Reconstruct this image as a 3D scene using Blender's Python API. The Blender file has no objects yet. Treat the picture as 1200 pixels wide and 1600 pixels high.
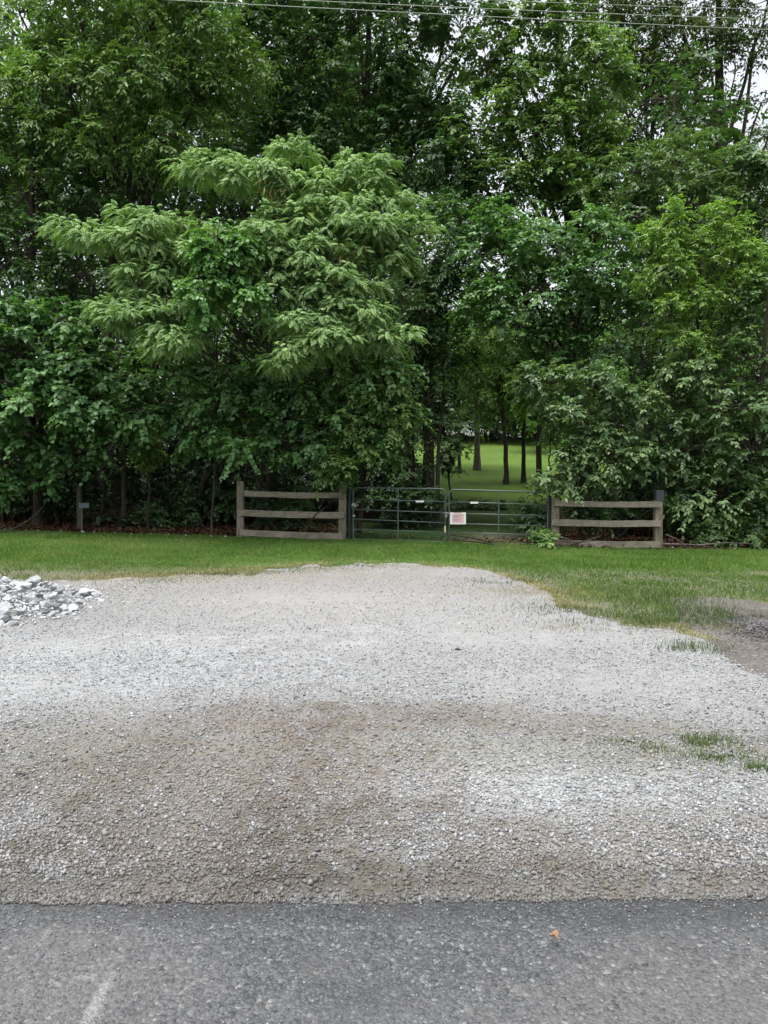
import bpy, bmesh, math, random
import numpy as np
from mathutils import Vector, Matrix
R = math.radians
random.seed(7); rng = np.random.default_rng(11)
scene = bpy.context.scene
C = scene.collection

# ------------------------------------------------------------------ camera, light, exposure
FPX = 1156.0; PITCH = R(2.48); EYE = 1.55
cam_d = bpy.data.cameras.new("camera"); cam = bpy.data.objects.new("camera", cam_d); C.objects.link(cam)
cam_d.sensor_fit = 'VERTICAL'; cam_d.sensor_height = 36.0; cam_d.lens = FPX/1600*36.0
cam_d.clip_start = 0.05; cam_d.clip_end = 3000
cam.location = (0, 0, EYE); cam.rotation_euler = (R(90)-PITCH, 0, 0)
scene.camera = cam
SUN_EL, SUN_AZ = R(76), R(230)          # azimuth clockwise from +Y: behind the camera, to the left
world = bpy.data.worlds.new("World"); scene.world = world; world.use_nodes = True
wn = world.node_tree; bg = wn.nodes['Background']
sky = wn.nodes.new('ShaderNodeTexSky'); sky.sky_type = 'NISHITA'; sky.sun_disc = False
sky.sun_elevation = SUN_EL; sky.sun_rotation = SUN_AZ; sky.dust_density = 6.0; sky.air_density = 1.0; sky.ozone_density = 1.0
hs = wn.nodes.new('ShaderNodeHueSaturation'); hs.inputs['Saturation'].default_value = 0.28
hs.inputs['Value'].default_value = 1.7
wn.links.new(sky.outputs[0], hs.inputs['Color']); wn.links.new(hs.outputs[0], bg.inputs['Color'])
bg.inputs['Strength'].default_value = 0.15
sl = bpy.data.lights.new("sun", 'SUN'); sl.energy = 0.6; sl.angle = R(16); sl.color = (1.0, 0.97, 0.92)
so = bpy.data.objects.new("sun", sl); C.objects.link(so)
sd = Vector((math.sin(SUN_AZ)*math.cos(SUN_EL), math.cos(SUN_AZ)*math.cos(SUN_EL), math.sin(SUN_EL)))
so.rotation_euler = sd.to_track_quat('Z', 'Y').to_euler()
scene.view_settings.view_transform = 'Standard'; scene.view_settings.look = 'None'
scene.view_settings.exposure = 0.55; scene.view_settings.gamma = 1.0
scene.render.engine = 'CYCLES'
scene.cycles.max_bounces = 6; scene.cycles.diffuse_bounces = 3; scene.cycles.glossy_bounces = 2
scene.cycles.transmission_bounces = 4

# ------------------------------------------------------------------ helpers
def smooth(a, b, x):
    t = np.clip((np.asarray(x, float)-a)/(b-a), 0, 1); return t*t*(3-2*t)
def H(x, y):
    x = np.asarray(x, float); y = np.asarray(y, float)
    t = np.clip(y-18.5, 0, 60)
    z = 0.07*t + 0.0006*t*t
    z = z + (0.06-0.02*np.clip(x, -14, 14))*smooth(10, 17.5, y)
    z = z + 0.03*np.sin(x*0.7+1)*np.sin(y*0.5)*smooth(12, 16, y)
    return z
def h(x, y): return float(H(x, y))
cp, sp = math.cos(PITCH), math.sin(PITCH)
def at(px, py, d):                       # photo pixel at a real distance -> point in the place
    u = (px-600)/FPX; v = (800-py)/FPX
    dy = cp+v*sp; k = d/dy
    return (u*k, d, EYE+(-sp+v*cp)*k)
def gnd(px, py):                         # photo pixel on the flat front ground
    u = (px-600)/FPX; v = (800-py)/FPX
    dz = -sp+v*cp; k = -EYE/dz
    return (u*k, (cp+v*sp)*k)
def nz(a):
    return a/np.maximum(np.linalg.norm(a, axis=-1, keepdims=True), 1e-9)
def tag(o, label=None, cat=None, group=None, kind=None):
    if label: o['label'] = label
    if cat: o['category'] = cat
    if group: o['group'] = group
    if kind: o['kind'] = kind
    return o
def empty(name, loc, label, cat, group=None):
    o = bpy.data.objects.new(name, None); C.objects.link(o); o.location = loc
    o.empty_display_size = 0.1
    return tag(o, label, cat, group)
def np_mesh(name, verts, faces, mat, parent=None, attr=None, smooth_=False, mat_idx=None):
    """faces: list of (array Nx3 or Nx4)"""
    verts = np.asarray(verts, np.float32)
    me = bpy.data.meshes.new(name)
    me.vertices.add(len(verts)); me.vertices.foreach_set('co', verts.ravel())
    loops = np.concatenate([f.ravel() for f in faces]).astype(np.int32)
    tot = np.concatenate([np.full(len(f), f.shape[1]) for f in faces]).astype(np.int32)
    start = np.concatenate([[0], np.cumsum(tot)[:-1]]).astype(np.int32)
    me.loops.add(len(loops)); me.loops.foreach_set('vertex_index', loops)
    me.polygons.add(len(tot)); me.polygons.foreach_set('loop_start', start); me.polygons.foreach_set('loop_total', tot)
    if smooth_: me.polygons.foreach_set('use_smooth', np.ones(len(tot), bool))
    me.update(calc_edges=True)
    if attr is not None:
        a = me.attributes.new('tint', 'FLOAT', 'FACE'); a.data.foreach_set('value', np.asarray(attr, np.float32))
    for m in (mat if isinstance(mat, (list, tuple)) else [mat]): me.materials.append(m)
    if mat_idx is not None: me.polygons.foreach_set('material_index', np.asarray(mat_idx, np.int32))
    o = bpy.data.objects.new(name, me); C.objects.link(o)
    if parent is not None: o.parent = parent
    return o
class MB:
    def __init__(s): s.v = []; s.f = []
    def add(s, vs, fs):
        b = len(s.v); s.v += [tuple(v) for v in vs]; s.f += [tuple(i+b for i in f) for f in fs]
    def box(s, c, size, rot=None, taper=1.0):
        hx, hy, hz = [q/2 for q in size]
        vs = []
        for z in (-hz, hz):
            k = taper if z > 0 else 1
            for x, y in ((-hx, -hy), (hx, -hy), (hx, hy), (-hx, hy)): vs.append(Vector((x*k, y*k, z)))
        if rot: vs = [rot @ v for v in vs]
        vs = [v+Vector(c) for v in vs]
        s.add(vs, [(3,2,1,0),(4,5,6,7),(0,1,5,4),(1,2,6,5),(2,3,7,6),(3,0,4,7)])
    def beam(s, a, b, w, hgt):             # board from a to b, w thick in y, hgt tall
        a = Vector(a); b = Vector(b); d = (b-a).normalized()
        side = Vector((-d.y, d.x, 0)).normalized()*w/2; up = d.cross(side).normalized()*-1
        up = Vector((0, 0, 1))*hgt/2
        vs = [a-side-up, a+side-up, a+side+up, a-side+up, b-side-up, b+side-up, b+side+up, b-side+up]
        s.add(vs, [(0,1,2,3),(7,6,5,4),(0,4,5,1),(1,5,6,2),(2,6,7,3),(3,7,4,0)])
    def tube(s, pts, rad, n=8, closed=False):
        pts = [Vector(p) for p in pts]; rad = rad if isinstance(rad, (list, tuple)) else [rad]*len(pts)
        rings = []; m = len(pts)
        for i, p in enumerate(pts):
            a = pts[(i-1) % m] if (i > 0 or closed) else p; b = pts[(i+1) % m] if (i < m-1 or closed) else p
            d = (b-a).normalized(); x = d.cross(Vector((0.13, 0.31, 0.94))).normalized(); y = d.cross(x)
            rings.append([p+(x*math.cos(t)+y*math.sin(t))*rad[i] for t in [2*math.pi*k/n for k in range(n)]])
        vs = [v for r in rings for v in r]; fs = []
        for i in range(m if closed else m-1):
            j = (i+1) % m
            for k in range(n): fs.append((i*n+k, i*n+(k+1) % n, j*n+(k+1) % n, j*n+k))
        if not closed: fs += [tuple(range(n))[::-1], tuple((m-1)*n+k for k in range(n))]
        s.add(vs, fs)
    def build(s, name, mat, parent=None, bevel=0, sm=False):
        me = bpy.data.meshes.new(name); me.from_pydata(s.v, [], s.f); me.materials.append(mat)
        if sm:
            for p in me.polygons: p.use_smooth = True
        o = bpy.data.objects.new(name, me); C.objects.link(o)
        if parent is not None: o.parent = parent
        if bevel:
            md = o.modifiers.new('bevel', 'BEVEL'); md.width = bevel; md.segments = 2
        return o
def rel(mb, org):
    ox, oy, oz = org
    mb.v = [(x-ox, y-oy, z-oz) for x, y, z in mb.v]; return mb

# ------------------------------------------------------------------ materials
def newmat(name):
    m = bpy.data.materials.new(name); m.use_nodes = True
    nt = m.node_tree; nt.nodes.clear()
    out = nt.nodes.new('ShaderNodeOutputMaterial')
    return m, nt, out
class NT:
    def __init__(s, nt): s.nt = nt
    def n(s, t, **k):
        nd = s.nt.nodes.new(t)
        for a, b in k.items(): setattr(nd, a, b)
        return nd
    def l(s, a, b): s.nt.links.new(a, b)
    def inp(s, nd, i, v):
        if hasattr(v, 'is_output') or isinstance(v, bpy.types.NodeSocket): s.l(v, nd.inputs[i])
        else: nd.inputs[i].default_value = v
    def noise(s, vec, scale, detail=4, rough=0.55, dist=0):
        nd = s.n('ShaderNodeTexNoise'); s.l(vec, nd.inputs['Vector']); nd.inputs['Scale'].default_value = scale
        nd.inputs['Detail'].default_value = detail; nd.inputs['Roughness'].default_value = rough
        nd.inputs['Distortion'].default_value = dist; return nd
    def vor(s, vec, scale, feature='F1', rand=1):
        nd = s.n('ShaderNodeTexVoronoi', feature=feature); s.l(vec, nd.inputs['Vector'])
        nd.inputs['Scale'].default_value = scale; nd.inputs['Randomness'].default_value = rand; return nd
    def ramp(s, fac, stops, interp='LINEAR'):
        nd = s.n('ShaderNodeValToRGB'); s.l(fac, nd.inputs[0]); cr = nd.color_ramp; cr.interpolation = interp
        while len(cr.elements) < len(stops): cr.elements.new(0.5)
        for e, (p, c) in zip(cr.elements, stops):
            e.position = p; e.color = (c, c, c, 1) if isinstance(c, (int, float)) else (*c, 1)
        return nd.outputs[0]
    def mix(s, fac, a, b, blend='MIX'):
        nd = s.n('ShaderNodeMix', data_type='RGBA', blend_type=blend); nd.clamp_factor = True
        s.inp(nd, 0, fac)
        for i, v in ((6, a), (7, b)):
            if isinstance(v, tuple): nd.inputs[i].default_value = (*v, 1)
            else: s.l(v, nd.inputs[i])
        return nd.outputs[2]
    def math(s, op, a, b=0.0, c=None, clamp=False):
        nd = s.n('ShaderNodeMath', operation=op); nd.use_clamp = clamp
        s.inp(nd, 0, a); s.inp(nd, 1, b)
        if c is not None: s.inp(nd, 2, c)
        return nd.outputs[0]
    def mapr(s, v, a, b, c=0.0, d=1.0, ss=True):
        nd = s.n('ShaderNodeMapRange'); nd.interpolation_type = 'SMOOTHSTEP' if ss else 'LINEAR'
        s.l(v, nd.inputs[0])
        for i, q in zip((1, 2, 3, 4), (a, b, c, d)): nd.inputs[i].default_value = q
        return nd.outputs[0]
    def bump(s, hgt, strength, dist, nrm=None):
        nd = s.n('ShaderNodeBump'); s.l(hgt, nd.inputs['Height']); nd.inputs['Strength'].default_value = strength
        nd.inputs['Distance'].default_value = dist
        if nrm: s.l(nrm, nd.inputs['Normal'])
        return nd.outputs[0]
    def prin(s, col, rough=0.8, spec=0.3, nrm=None, metal=0.0):
        nd = s.n('ShaderNodeBsdfPrincipled')
        s.inp(nd, 'Base Color', (*col, 1) if isinstance(col, tuple) else col)
        s.inp(nd, 'Roughness', rough); nd.inputs['Specular IOR Level'].default_value = spec
        nd.inputs['Metallic'].default_value = metal
        if nrm: s.l(nrm, nd.inputs['Normal'])
        return nd
    def pos(s): return s.n('ShaderNodeTexCoord').outputs['Object']
    def ellipse(s, P, cx, cy, rx, ry, soft, nfac, namp):
        """soft elliptical patch in metres on the ground, its rim broken by noise"""
        sep = s.n('ShaderNodeSeparateXYZ'); s.l(P, sep.inputs[0])
        a = s.math('DIVIDE', s.math('SUBTRACT', sep.outputs[0], cx), rx); b = s.math('DIVIDE', s.math('SUBTRACT', sep.outputs[1], cy), ry)
        r = s.math('SQRT', s.math('ADD', s.math('MULTIPLY', a, a), s.math('MULTIPLY', b, b)))
        r = s.math('ADD', r, s.math('MULTIPLY', s.math('SUBTRACT', nfac, 0.5), namp))
        return s.mapr(r, 1-soft, 1+soft, 1.0, 0.0)

def leaf_mat(name, dark, mid, light, rough=0.46, trans=0.30, spec=0.45):
    m, nt, out = newmat(name); q = NT(nt)
    at_ = q.n('ShaderNodeAttribute'); at_.attribute_name = 'tint'
    big = q.noise(q.pos(), 0.8, 2)
    t = q.math('ADD', at_.outputs['Fac'], q.math('MULTIPLY', q.math('SUBTRACT', big.outputs[0], 0.5), 0.7), clamp=True)
    col = q.ramp(t, [(0.0, dark), (0.5, mid), (1.0, light)])
    p = q.prin(col, rough, spec)
    tr = q.n('ShaderNodeBsdfTranslucent'); tc = q.mix(1.0, col, (1.25, 1.45, 0.5), 'MULTIPLY'); q.l(tc, tr.inputs[0])
    mx = q.n('ShaderNodeMixShader'); mx.inputs[0].default_value = trans
    q.l(p.outputs[0], mx.inputs[1]); q.l(tr.outputs[0], mx.inputs[2]); q.l(mx.outputs[0], out.inputs[0])
    return m
def bark_mat(name, a, b):
    m, nt, out = newmat(name); q = NT(nt); P = q.pos()
    mp = q.n('ShaderNodeMapping'); mp.inputs['Scale'].default_value = (9, 9, 1.6); q.l(P, mp.inputs[0])
    n1 = q.noise(mp.outputs[0], 2.5, 6, 0.65, 0.6); n2 = q.noise(P, 1.2, 3)
    col = q.mix(q.ramp(n1.outputs[0], [(0.35, 0.0), (0.65, 1.0)]), a, b)
    col = q.mix(q.mapr(n2.outputs[0], 0.5, 0.75, 0, 0.35), col, (0.07, 0.085, 0.05))
    q.l(q.prin(col, 0.9, 0.15, q.bump(n1.outputs[0], 0.8, 0.03)).outputs[0], out.inputs[0]); return m

M = {}
M['leaf_mid'] = leaf_mat('leaf_green', (0.061, 0.120, 0.040), (0.125, 0.223, 0.062), (0.236, 0.347, 0.110))
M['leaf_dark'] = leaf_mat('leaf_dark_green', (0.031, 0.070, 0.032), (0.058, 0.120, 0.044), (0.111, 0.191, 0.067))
M['leaf_maple'] = leaf_mat('leaf_maple', (0.054, 0.124, 0.048), (0.099, 0.207, 0.073), (0.184, 0.324, 0.101))
M['leaf_bright'] = leaf_mat('leaf_yellow_green', (0.083, 0.164, 0.039), (0.167, 0.286, 0.065), (0.272, 0.409, 0.106), trans=0.35)
M['leaf_frond'] = leaf_mat('leaf_frond', (0.123, 0.223, 0.076), (0.217, 0.355, 0.125), (0.322, 0.477, 0.177), rough=0.6, trans=0.25)
M['leaf_vine'] = leaf_mat('leaf_vine', (0.067, 0.160, 0.044), (0.116, 0.251, 0.069), (0.183, 0.331, 0.100))
M['leaf_grey'] = leaf_mat('leaf_grey_green', (0.068, 0.127, 0.057), (0.120, 0.201, 0.081), (0.205, 0.296, 0.130), rough=0.42)
M['leaf_olive'] = leaf_mat('leaf_olive', (0.042, 0.070, 0.025), (0.077, 0.115, 0.039), (0.133, 0.168, 0.063))
M['leaf_far'] = leaf_mat('leaf_far', (0.061, 0.140, 0.034), (0.121, 0.246, 0.053), (0.213, 0.369, 0.085), trans=0.35)
M['pod'] = leaf_mat('seed_pod', (0.16, 0.11, 0.04), (0.26, 0.17, 0.06), (0.34, 0.24, 0.10))
M['litter'] = leaf_mat('dead_leaf', (0.040, 0.022, 0.014), (0.110, 0.055, 0.034), (0.200, 0.120, 0.080), rough=0.8, trans=0.05, spec=0.1)
M['grass'] = leaf_mat('grass_blade', (0.061, 0.119, 0.022), (0.097, 0.180, 0.032), (0.187, 0.238, 0.079), rough=0.55, trans=0.25, spec=0.2)
M['straw'] = leaf_mat('straw_blade', (0.18, 0.17, 0.08), (0.30, 0.27, 0.14), (0.42, 0.38, 0.22), rough=0.7, trans=0.2, spec=0.1)
M['weed'] = leaf_mat('weed_blade', (0.045, 0.075, 0.022), (0.085, 0.13, 0.04), (0.17, 0.20, 0.09), rough=0.6, trans=0.2, spec=0.15)
M['leaf_sunlit'] = leaf_mat('leaf_sunlit', (0.10, 0.18, 0.045), (0.16, 0.27, 0.065), (0.22, 0.35, 0.10), trans=0.42)  # brighter than leaf_far: sunlight painted into the leaf colour
M['leaf_shade'] = leaf_mat('leaf_shade_darkened', (0.012, 0.033, 0.012), (0.024, 0.057, 0.019), (0.043, 0.088, 0.031))  # darker than leaf_dark: understory shade painted into the leaf colour
M['bark'] = bark_mat('bark', (0.028, 0.023, 0.018), (0.085, 0.072, 0.058))
M['bark_pale'] = bark_mat('bark_pale', (0.06, 0.053, 0.045), (0.16, 0.14, 0.12))

def mat_ground():
    m, nt, out = newmat('ground'); q = NT(nt); P = q.pos()
    sep = q.n('ShaderNodeSeparateXYZ'); q.l(P, sep.inputs[0])
    n1 = q.noise(P, 1.3, 5); n2 = q.noise(P, 14, 4, 0.65); n3 = q.noise(P, 0.25, 3); n4 = q.noise(P, 60, 3, 0.7)
    g = q.ramp(n2.outputs[0], [(0.25, (0.029, 0.061, 0.013)), (0.5, (0.054, 0.108, 0.020)), (0.75, (0.101, 0.144, 0.043))])
    g = q.mix(q.mapr(n1.outputs[0], 0.5, 0.7), g, (0.094, 0.101, 0.036))
    n6 = q.noise(P, 0.8, 5, 0.65)
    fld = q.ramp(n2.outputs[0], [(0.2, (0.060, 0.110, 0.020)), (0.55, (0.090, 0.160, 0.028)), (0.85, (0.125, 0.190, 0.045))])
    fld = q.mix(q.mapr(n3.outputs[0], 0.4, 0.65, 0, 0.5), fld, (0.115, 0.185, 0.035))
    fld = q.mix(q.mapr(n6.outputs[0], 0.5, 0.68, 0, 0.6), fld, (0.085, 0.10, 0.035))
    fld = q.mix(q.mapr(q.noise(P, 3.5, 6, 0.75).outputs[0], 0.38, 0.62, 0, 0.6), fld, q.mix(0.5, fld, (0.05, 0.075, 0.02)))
    lit = q.ramp(n2.outputs[0], [(0.3, (0.009, 0.006, 0.004)), (0.55, (0.032, 0.020, 0.013)), (0.8, (0.072, 0.043, 0.030))])
    dirt = q.ramp(n4.outputs[0], [(0.3, (0.11, 0.098, 0.078)), (0.7, (0.20, 0.18, 0.15))])
    # y + wobble
    yy = q.math('ADD', sep.outputs[1], q.math('MULTIPLY', q.math('SUBTRACT', n1.outputs[0], 0.5), 1.2))
    yy2 = q.math('ADD', yy, q.math('MULTIPLY', sep.outputs[0], 0.075))
    litm = q.mapr(yy2, 18.25, 18.45)
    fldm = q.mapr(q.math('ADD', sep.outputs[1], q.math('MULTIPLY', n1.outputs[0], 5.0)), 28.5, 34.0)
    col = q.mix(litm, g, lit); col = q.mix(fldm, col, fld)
    # worn track leading through the gate
    tr = q.ellipse(P, 2.6, 19.2, 0.9, 1.0, 0.4, n1.outputs[0], 1.2)
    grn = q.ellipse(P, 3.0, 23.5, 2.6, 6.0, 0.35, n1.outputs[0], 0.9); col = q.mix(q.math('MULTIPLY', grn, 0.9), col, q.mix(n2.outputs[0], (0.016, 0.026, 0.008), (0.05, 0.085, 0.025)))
    col = q.mix(q.math('MULTIPLY', tr, 0.75), col, q.mix(0.45, dirt, (0.072, 0.086, 0.036)))
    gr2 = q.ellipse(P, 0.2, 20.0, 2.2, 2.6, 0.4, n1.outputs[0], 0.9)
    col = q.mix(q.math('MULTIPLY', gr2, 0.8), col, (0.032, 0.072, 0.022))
    # bare soil showing towards the gravel
    bare = q.mapr(yy, 13.6, 11.8); col = q.mix(q.math('MULTIPLY', bare, 0.75), col, dirt)
    nr = q.bump(n2.outputs[0], 0.6, 0.04)
    q.l(q.prin(col, 0.95, 0.1, nr).outputs[0], out.inputs[0]); return m
M['ground'] = mat_ground()

BROWN = (0.128, 0.104, 0.080); DK = (0.072, 0.064, 0.050); TAN = (0.238, 0.215, 0.175); WHITE = (0.370, 0.383, 0.389)
STAINS = [
    (960, 1040, 3.2, 1.8, 0.6, 1.2, (0.368, 0.382, 0.386), 0.45),
    (120, 1040, 2.0, 1.3, 0.6, 1.2, (0.386, 0.405, 0.419), 0.65),
    (560, 960, 2.2, 1.6, 0.6, 1.4, (0.36, 0.356, 0.348), 0.6),
    (760, 1290, 0.75, 0.62, 0.6, 1.2, (0.423, 0.437, 0.442), 0.75),
    (1000, 1230, 1.0, 0.45, 0.6, 1.2, (0.414, 0.428, 0.432), 0.65),
    (650, 1200, 0.6, 0.5, 0.6, 1.2, (0.386, 0.396, 0.396), 0.6),
    (60, 1310, 0.6, 0.45, 0.6, 1.2, (0.331, 0.331, 0.313), 0.5),
    (300, 1240, 1.0, 1.1, 0.55, 1.6, BROWN, 0.9),
    (90, 1180, 1.4, 0.6, 0.5, 1.4, (0.161, 0.152, 0.124), 0.75),
    (450, 1230, 0.8, 1.2, 0.55, 1.6, (0.150, 0.122, 0.096), 0.85),
    (470, 1130, 0.5, 0.3, 0.6, 1.8, (0.147, 0.120, 0.097), 0.8),
    (470, 1330, 1.3, 0.40, 0.6, 1.4, DK, 0.8),
    (665, 1125, 0.75, 0.30, 0.5, 1.4, (0.138, 0.118, 0.092), 0.95),
    (860, 1140, 0.8, 0.2, 0.6, 1.6, (0.147, 0.129, 0.106), 0.85),
    (760, 1385, 1.1, 0.13, 0.6, 1.2, (0.069, 0.066, 0.055), 0.95),
    (600, 1392, 3.5, 0.12, 0.6, 1.4, DK, 0.85),
    (1050, 1350, 1.0, 0.38, 0.6, 1.6, (0.184, 0.164, 0.138), 0.85),
    (1000, 1180, 1.6, 0.3, 0.6, 1.6, (0.156, 0.152, 0.110), 0.8),
    (320, 905, 3.6, 0.7, 0.5, 1.6, TAN, 0.85),
    (880, 925, 1.6, 0.45, 0.5, 1.6, TAN, 0.8),
    (330, 1230, 0.22, 1.0, 0.7, 1.4, (0.276, 0.267, 0.248), 0.6),
]
def stain(q, P, col, amt=1.0):
    n2 = q.noise(P, 2.6, 6, 0.7); n3 = q.noise(P, 11, 5, 0.7)
    for px, py, rx, ry, soft, amp, c, k in STAINS:
        cx, cy = gnd(px, py)
        e = q.ellipse(P, cx, cy, rx, ry, soft, n2.outputs[0], amp*2.1)
        e = q.math('MULTIPLY', e, q.mapr(n3.outputs[0], 0.36, 0.62, k*0.25*amt, k*amt))
        col = q.mix(e, col, q.mix(0.22, c, col))
    return col
def mat_gravel():
    m, nt, out = newmat('gravel'); q = NT(nt); P = q.pos()
    w = q.noise(P, 30, 2); 
    v1 = q.vor(P, 62); v2 = q.vor(P, 130); v3 = q.vor(P, 28)
    e1 = q.vor(P, 62, 'DISTANCE_TO_EDGE')
    n1 = q.noise(P, 0.55, 5, 0.6); n2 = q.noise(P, 2.6, 6, 0.72); n3 = q.noise(P, 9, 6, 0.75)
    sh = q.n('ShaderNodeSeparateColor'); q.l(v1.outputs['Color'], sh.inputs[0])
    sh2 = q.n('ShaderNodeSeparateColor'); q.l(v2.outputs['Color'], sh2.inputs[0])
    c1 = q.ramp(sh.outputs[0], [(0.0, (0.108, 0.113, 0.118)), (0.3, (0.198, 0.207, 0.215)), (0.7, (0.280, 0.291, 0.296)), (1.0, (0.395, 0.408, 0.408))])
    c2 = q.ramp(sh2.outputs[0], [(0.0, (0.140, 0.142, 0.139)), (0.5, (0.255, 0.259, 0.254)), (1.0, (0.357, 0.356, 0.349))])
    stone = q.mix(0.4, c1, c2)
    # fines packed between the stones
    gap = q.mapr(e1.outputs['Distance'], 0.0, 0.20, 1.0, 0.0)
    stone = q.mix(q.math('MULTIPLY', gap, 0.8), stone, (0.152, 0.149, 0.139))
    fines = q.ramp(n3.outputs[0], [(0.25, (0.216, 0.211, 0.201)), (0.75, (0.299, 0.294, 0.286))])
    fm = q.mapr(n2.outputs[0], 0.42, 0.66, 0.0, 0.5)
    sep = q.n('ShaderNodeSeparateXYZ'); q.l(P, sep.inputs[0])
    far = q.mapr(sep.outputs[1], 5.0, 11.0, 0.0, 0.55)
    col = q.mix(q.math('ADD', fm, far, clamp=True), stone, fines)
    near = q.mapr(sep.outputs[1], 3.0, 6.0, 0.34, 0.0)
    col = q.mix(near, col, (0.072, 0.068, 0.062))
    col = stain(q, P, col)
    hb = q.math('ADD', q.math('MULTIPLY', v1.outputs['Distance'], -1.0), q.math('MULTIPLY', v2.outputs['Distance'], -0.4))
    nr = q.bump(hb, 0.75, 0.010); nr = q.bump(n2.outputs[0], 0.35, 0.05, nr)
    q.l(q.prin(col, 0.9, 0.2, nr).outputs[0], out.inputs[0]); return m
M['gravel'] = mat_gravel()

def mat_asphalt():
    m, nt, out = newmat('asphalt'); q = NT(nt); P = q.pos()
    v1 = q.vor(P, 66); v2 = q.vor(P, 150); e1 = q.vor(P, 66, 'DISTANCE_TO_EDGE')
    sh = q.n('ShaderNodeSeparateColor'); q.l(v1.outputs['Color'], sh.inputs[0])
    sh2 = q.n('ShaderNodeSeparateColor'); q.l(v2.outputs['Color'], sh2.inputs[0])
    n2 = q.noise(P, 3.0, 5, 0.65); n3 = q.noise(P, 14, 5, 0.72); n5 = q.noise(P, 55, 4, 0.75)
    c = q.ramp(sh.outputs[0], [(0.0, (0.018, 0.019, 0.022)), (0.35, (0.042, 0.048, 0.050)), (0.7, (0.086, 0.093, 0.098)), (0.93, (0.154, 0.162, 0.166)), (1.0, (0.373, 0.382, 0.374))])
    c2 = q.ramp(sh2.outputs[1], [(0.0, (0.021, 0.023, 0.025)), (0.6, (0.077, 0.083, 0.089)), (1.0, (0.211, 0.220, 0.220))])
    c = q.mix(0.5, c, c2)
    c = q.mix(q.mapr(n5.outputs[0], 0.35, 0.65, 0, 0.35), c, (0.122, 0.129, 0.133))
    gap = q.mapr(e1.outputs['Distance'], 0.0, 0.10, 0.5, 0.0)
    c = q.mix(gap, c, (0.021, 0.020, 0.021))
    c = q.mix(q.mapr(n2.outputs[0], 0.45, 0.7, 0, 0.45), c, (0.094, 0.093, 0.094))
    # worn pale areas at the lower left and the right
    for px, py, rx, ry, col_, k in ((60, 1550, 0.50, 0.30, (0.174, 0.167, 0.168), 0.75), (1130, 1570, 0.55, 0.25, (0.160, 0.150, 0.148), 0.75), (700, 1600, 0.5, 0.10, (0.141, 0.141, 0.142), 0.5),
                                   (152, 1572, 0.017, 0.10, (0.320, 0.320, 0.320), 0.85), (135, 1532, 0.03, 0.014, (0.282, 0.281, 0.280), 0.7), (70, 1470, 0.010, 0.07, (0.226, 0.228, 0.230), 0.6), (20, 1500, 0.02, 0.012, (0.254, 0.257, 0.260), 0.6),
                                   (560, 1570, .12, .05, (0.038, 0.041, 0.045), .6), (980, 1450, .2, .05, (0.042, 0.047, 0.050), .6), (300, 1440, .3, .04, (0.047, 0.051, 0.055), .5)):
        cx, cy = gnd(px, py); e = q.ellipse(P, cx, cy, rx, ry, 0.8, n3.outputs[0], 2.6); e = q.math('MULTIPLY', e, q.mapr(n5.outputs[0], 0.32, 0.55))
        c = q.mix(q.math('MULTIPLY', e, k), c, q.mix(0.35, col_, c))
    # oily, darker strip beside the edge
    e = q.ellipse(P, 0.9, 2.62, 2.2, 0.10, 0.8, n3.outputs[0], 1.4); c = q.mix(q.math('MULTIPLY', e, 0.45), c, (0.023, 0.025, 0.027))
    hb = q.math('ADD', q.math('MULTIPLY', v1.outputs['Distance'], -1.0), q.math('MULTIPLY', v2.outputs['Distance'], -0.4))
    nr = q.bump(hb, 1.0, 0.010)
    q.l(q.prin(c, 0.8, 0.35, nr).outputs[0], out.inputs[0]); return m
M['asphalt'] = mat_asphalt()

def mat_oldpad():
    m, nt, out = newmat('worn_pavement'); q = NT(nt); P = q.pos()
    n1 = q.noise(P, 2.2, 5, 0.6, 0.5); n2 = q.noise(P, 40, 4, 0.7); v = q.vor(P, 70)
    n3 = q.noise(P, 9, 6, 0.75)
    c = q.ramp(n1.outputs[0], [(0.3, (0.079, 0.070, 0.059)), (0.5, (0.116, 0.105, 0.092)), (0.75, (0.172, 0.163, 0.149))])
    c = q.mix(q.mapr(n3.outputs[0], 0.42, 0.62, 0, 0.55), c, (0.065, 0.060, 0.054))
    sv = q.n('ShaderNodeSeparateColor'); q.l(v.outputs['Color'], sv.inputs[0])
    c = q.mix(q.mapr(sv.outputs[0], 0.8, 0.95, 0, 0.7), c, (0.251, 0.252, 0.259))
    c = q.mix(q.mapr(n2.outputs[0], 0.45, 0.7, 0, 0.5), c, (0.074, 0.070, 0.065))
    cx, cy = gnd(1195, 985); e = q.ellipse(P, cx+0.25, cy, 0.5, 0.7, 0.3, n1.outputs[0], 0.8)
    c = q.mix(q.math('MULTIPLY', e, q.mapr(n3.outputs[0], 0.3, 0.55, 0.4, 1)), c, (0.042, 0.041, 0.045))
    q.l(q.prin(c, 0.9, 0.2, q.bump(n2.outputs[0], 0.5, 0.02)).outputs[0], out.inputs[0]); return m
M['pad'] = mat_oldpad()

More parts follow.
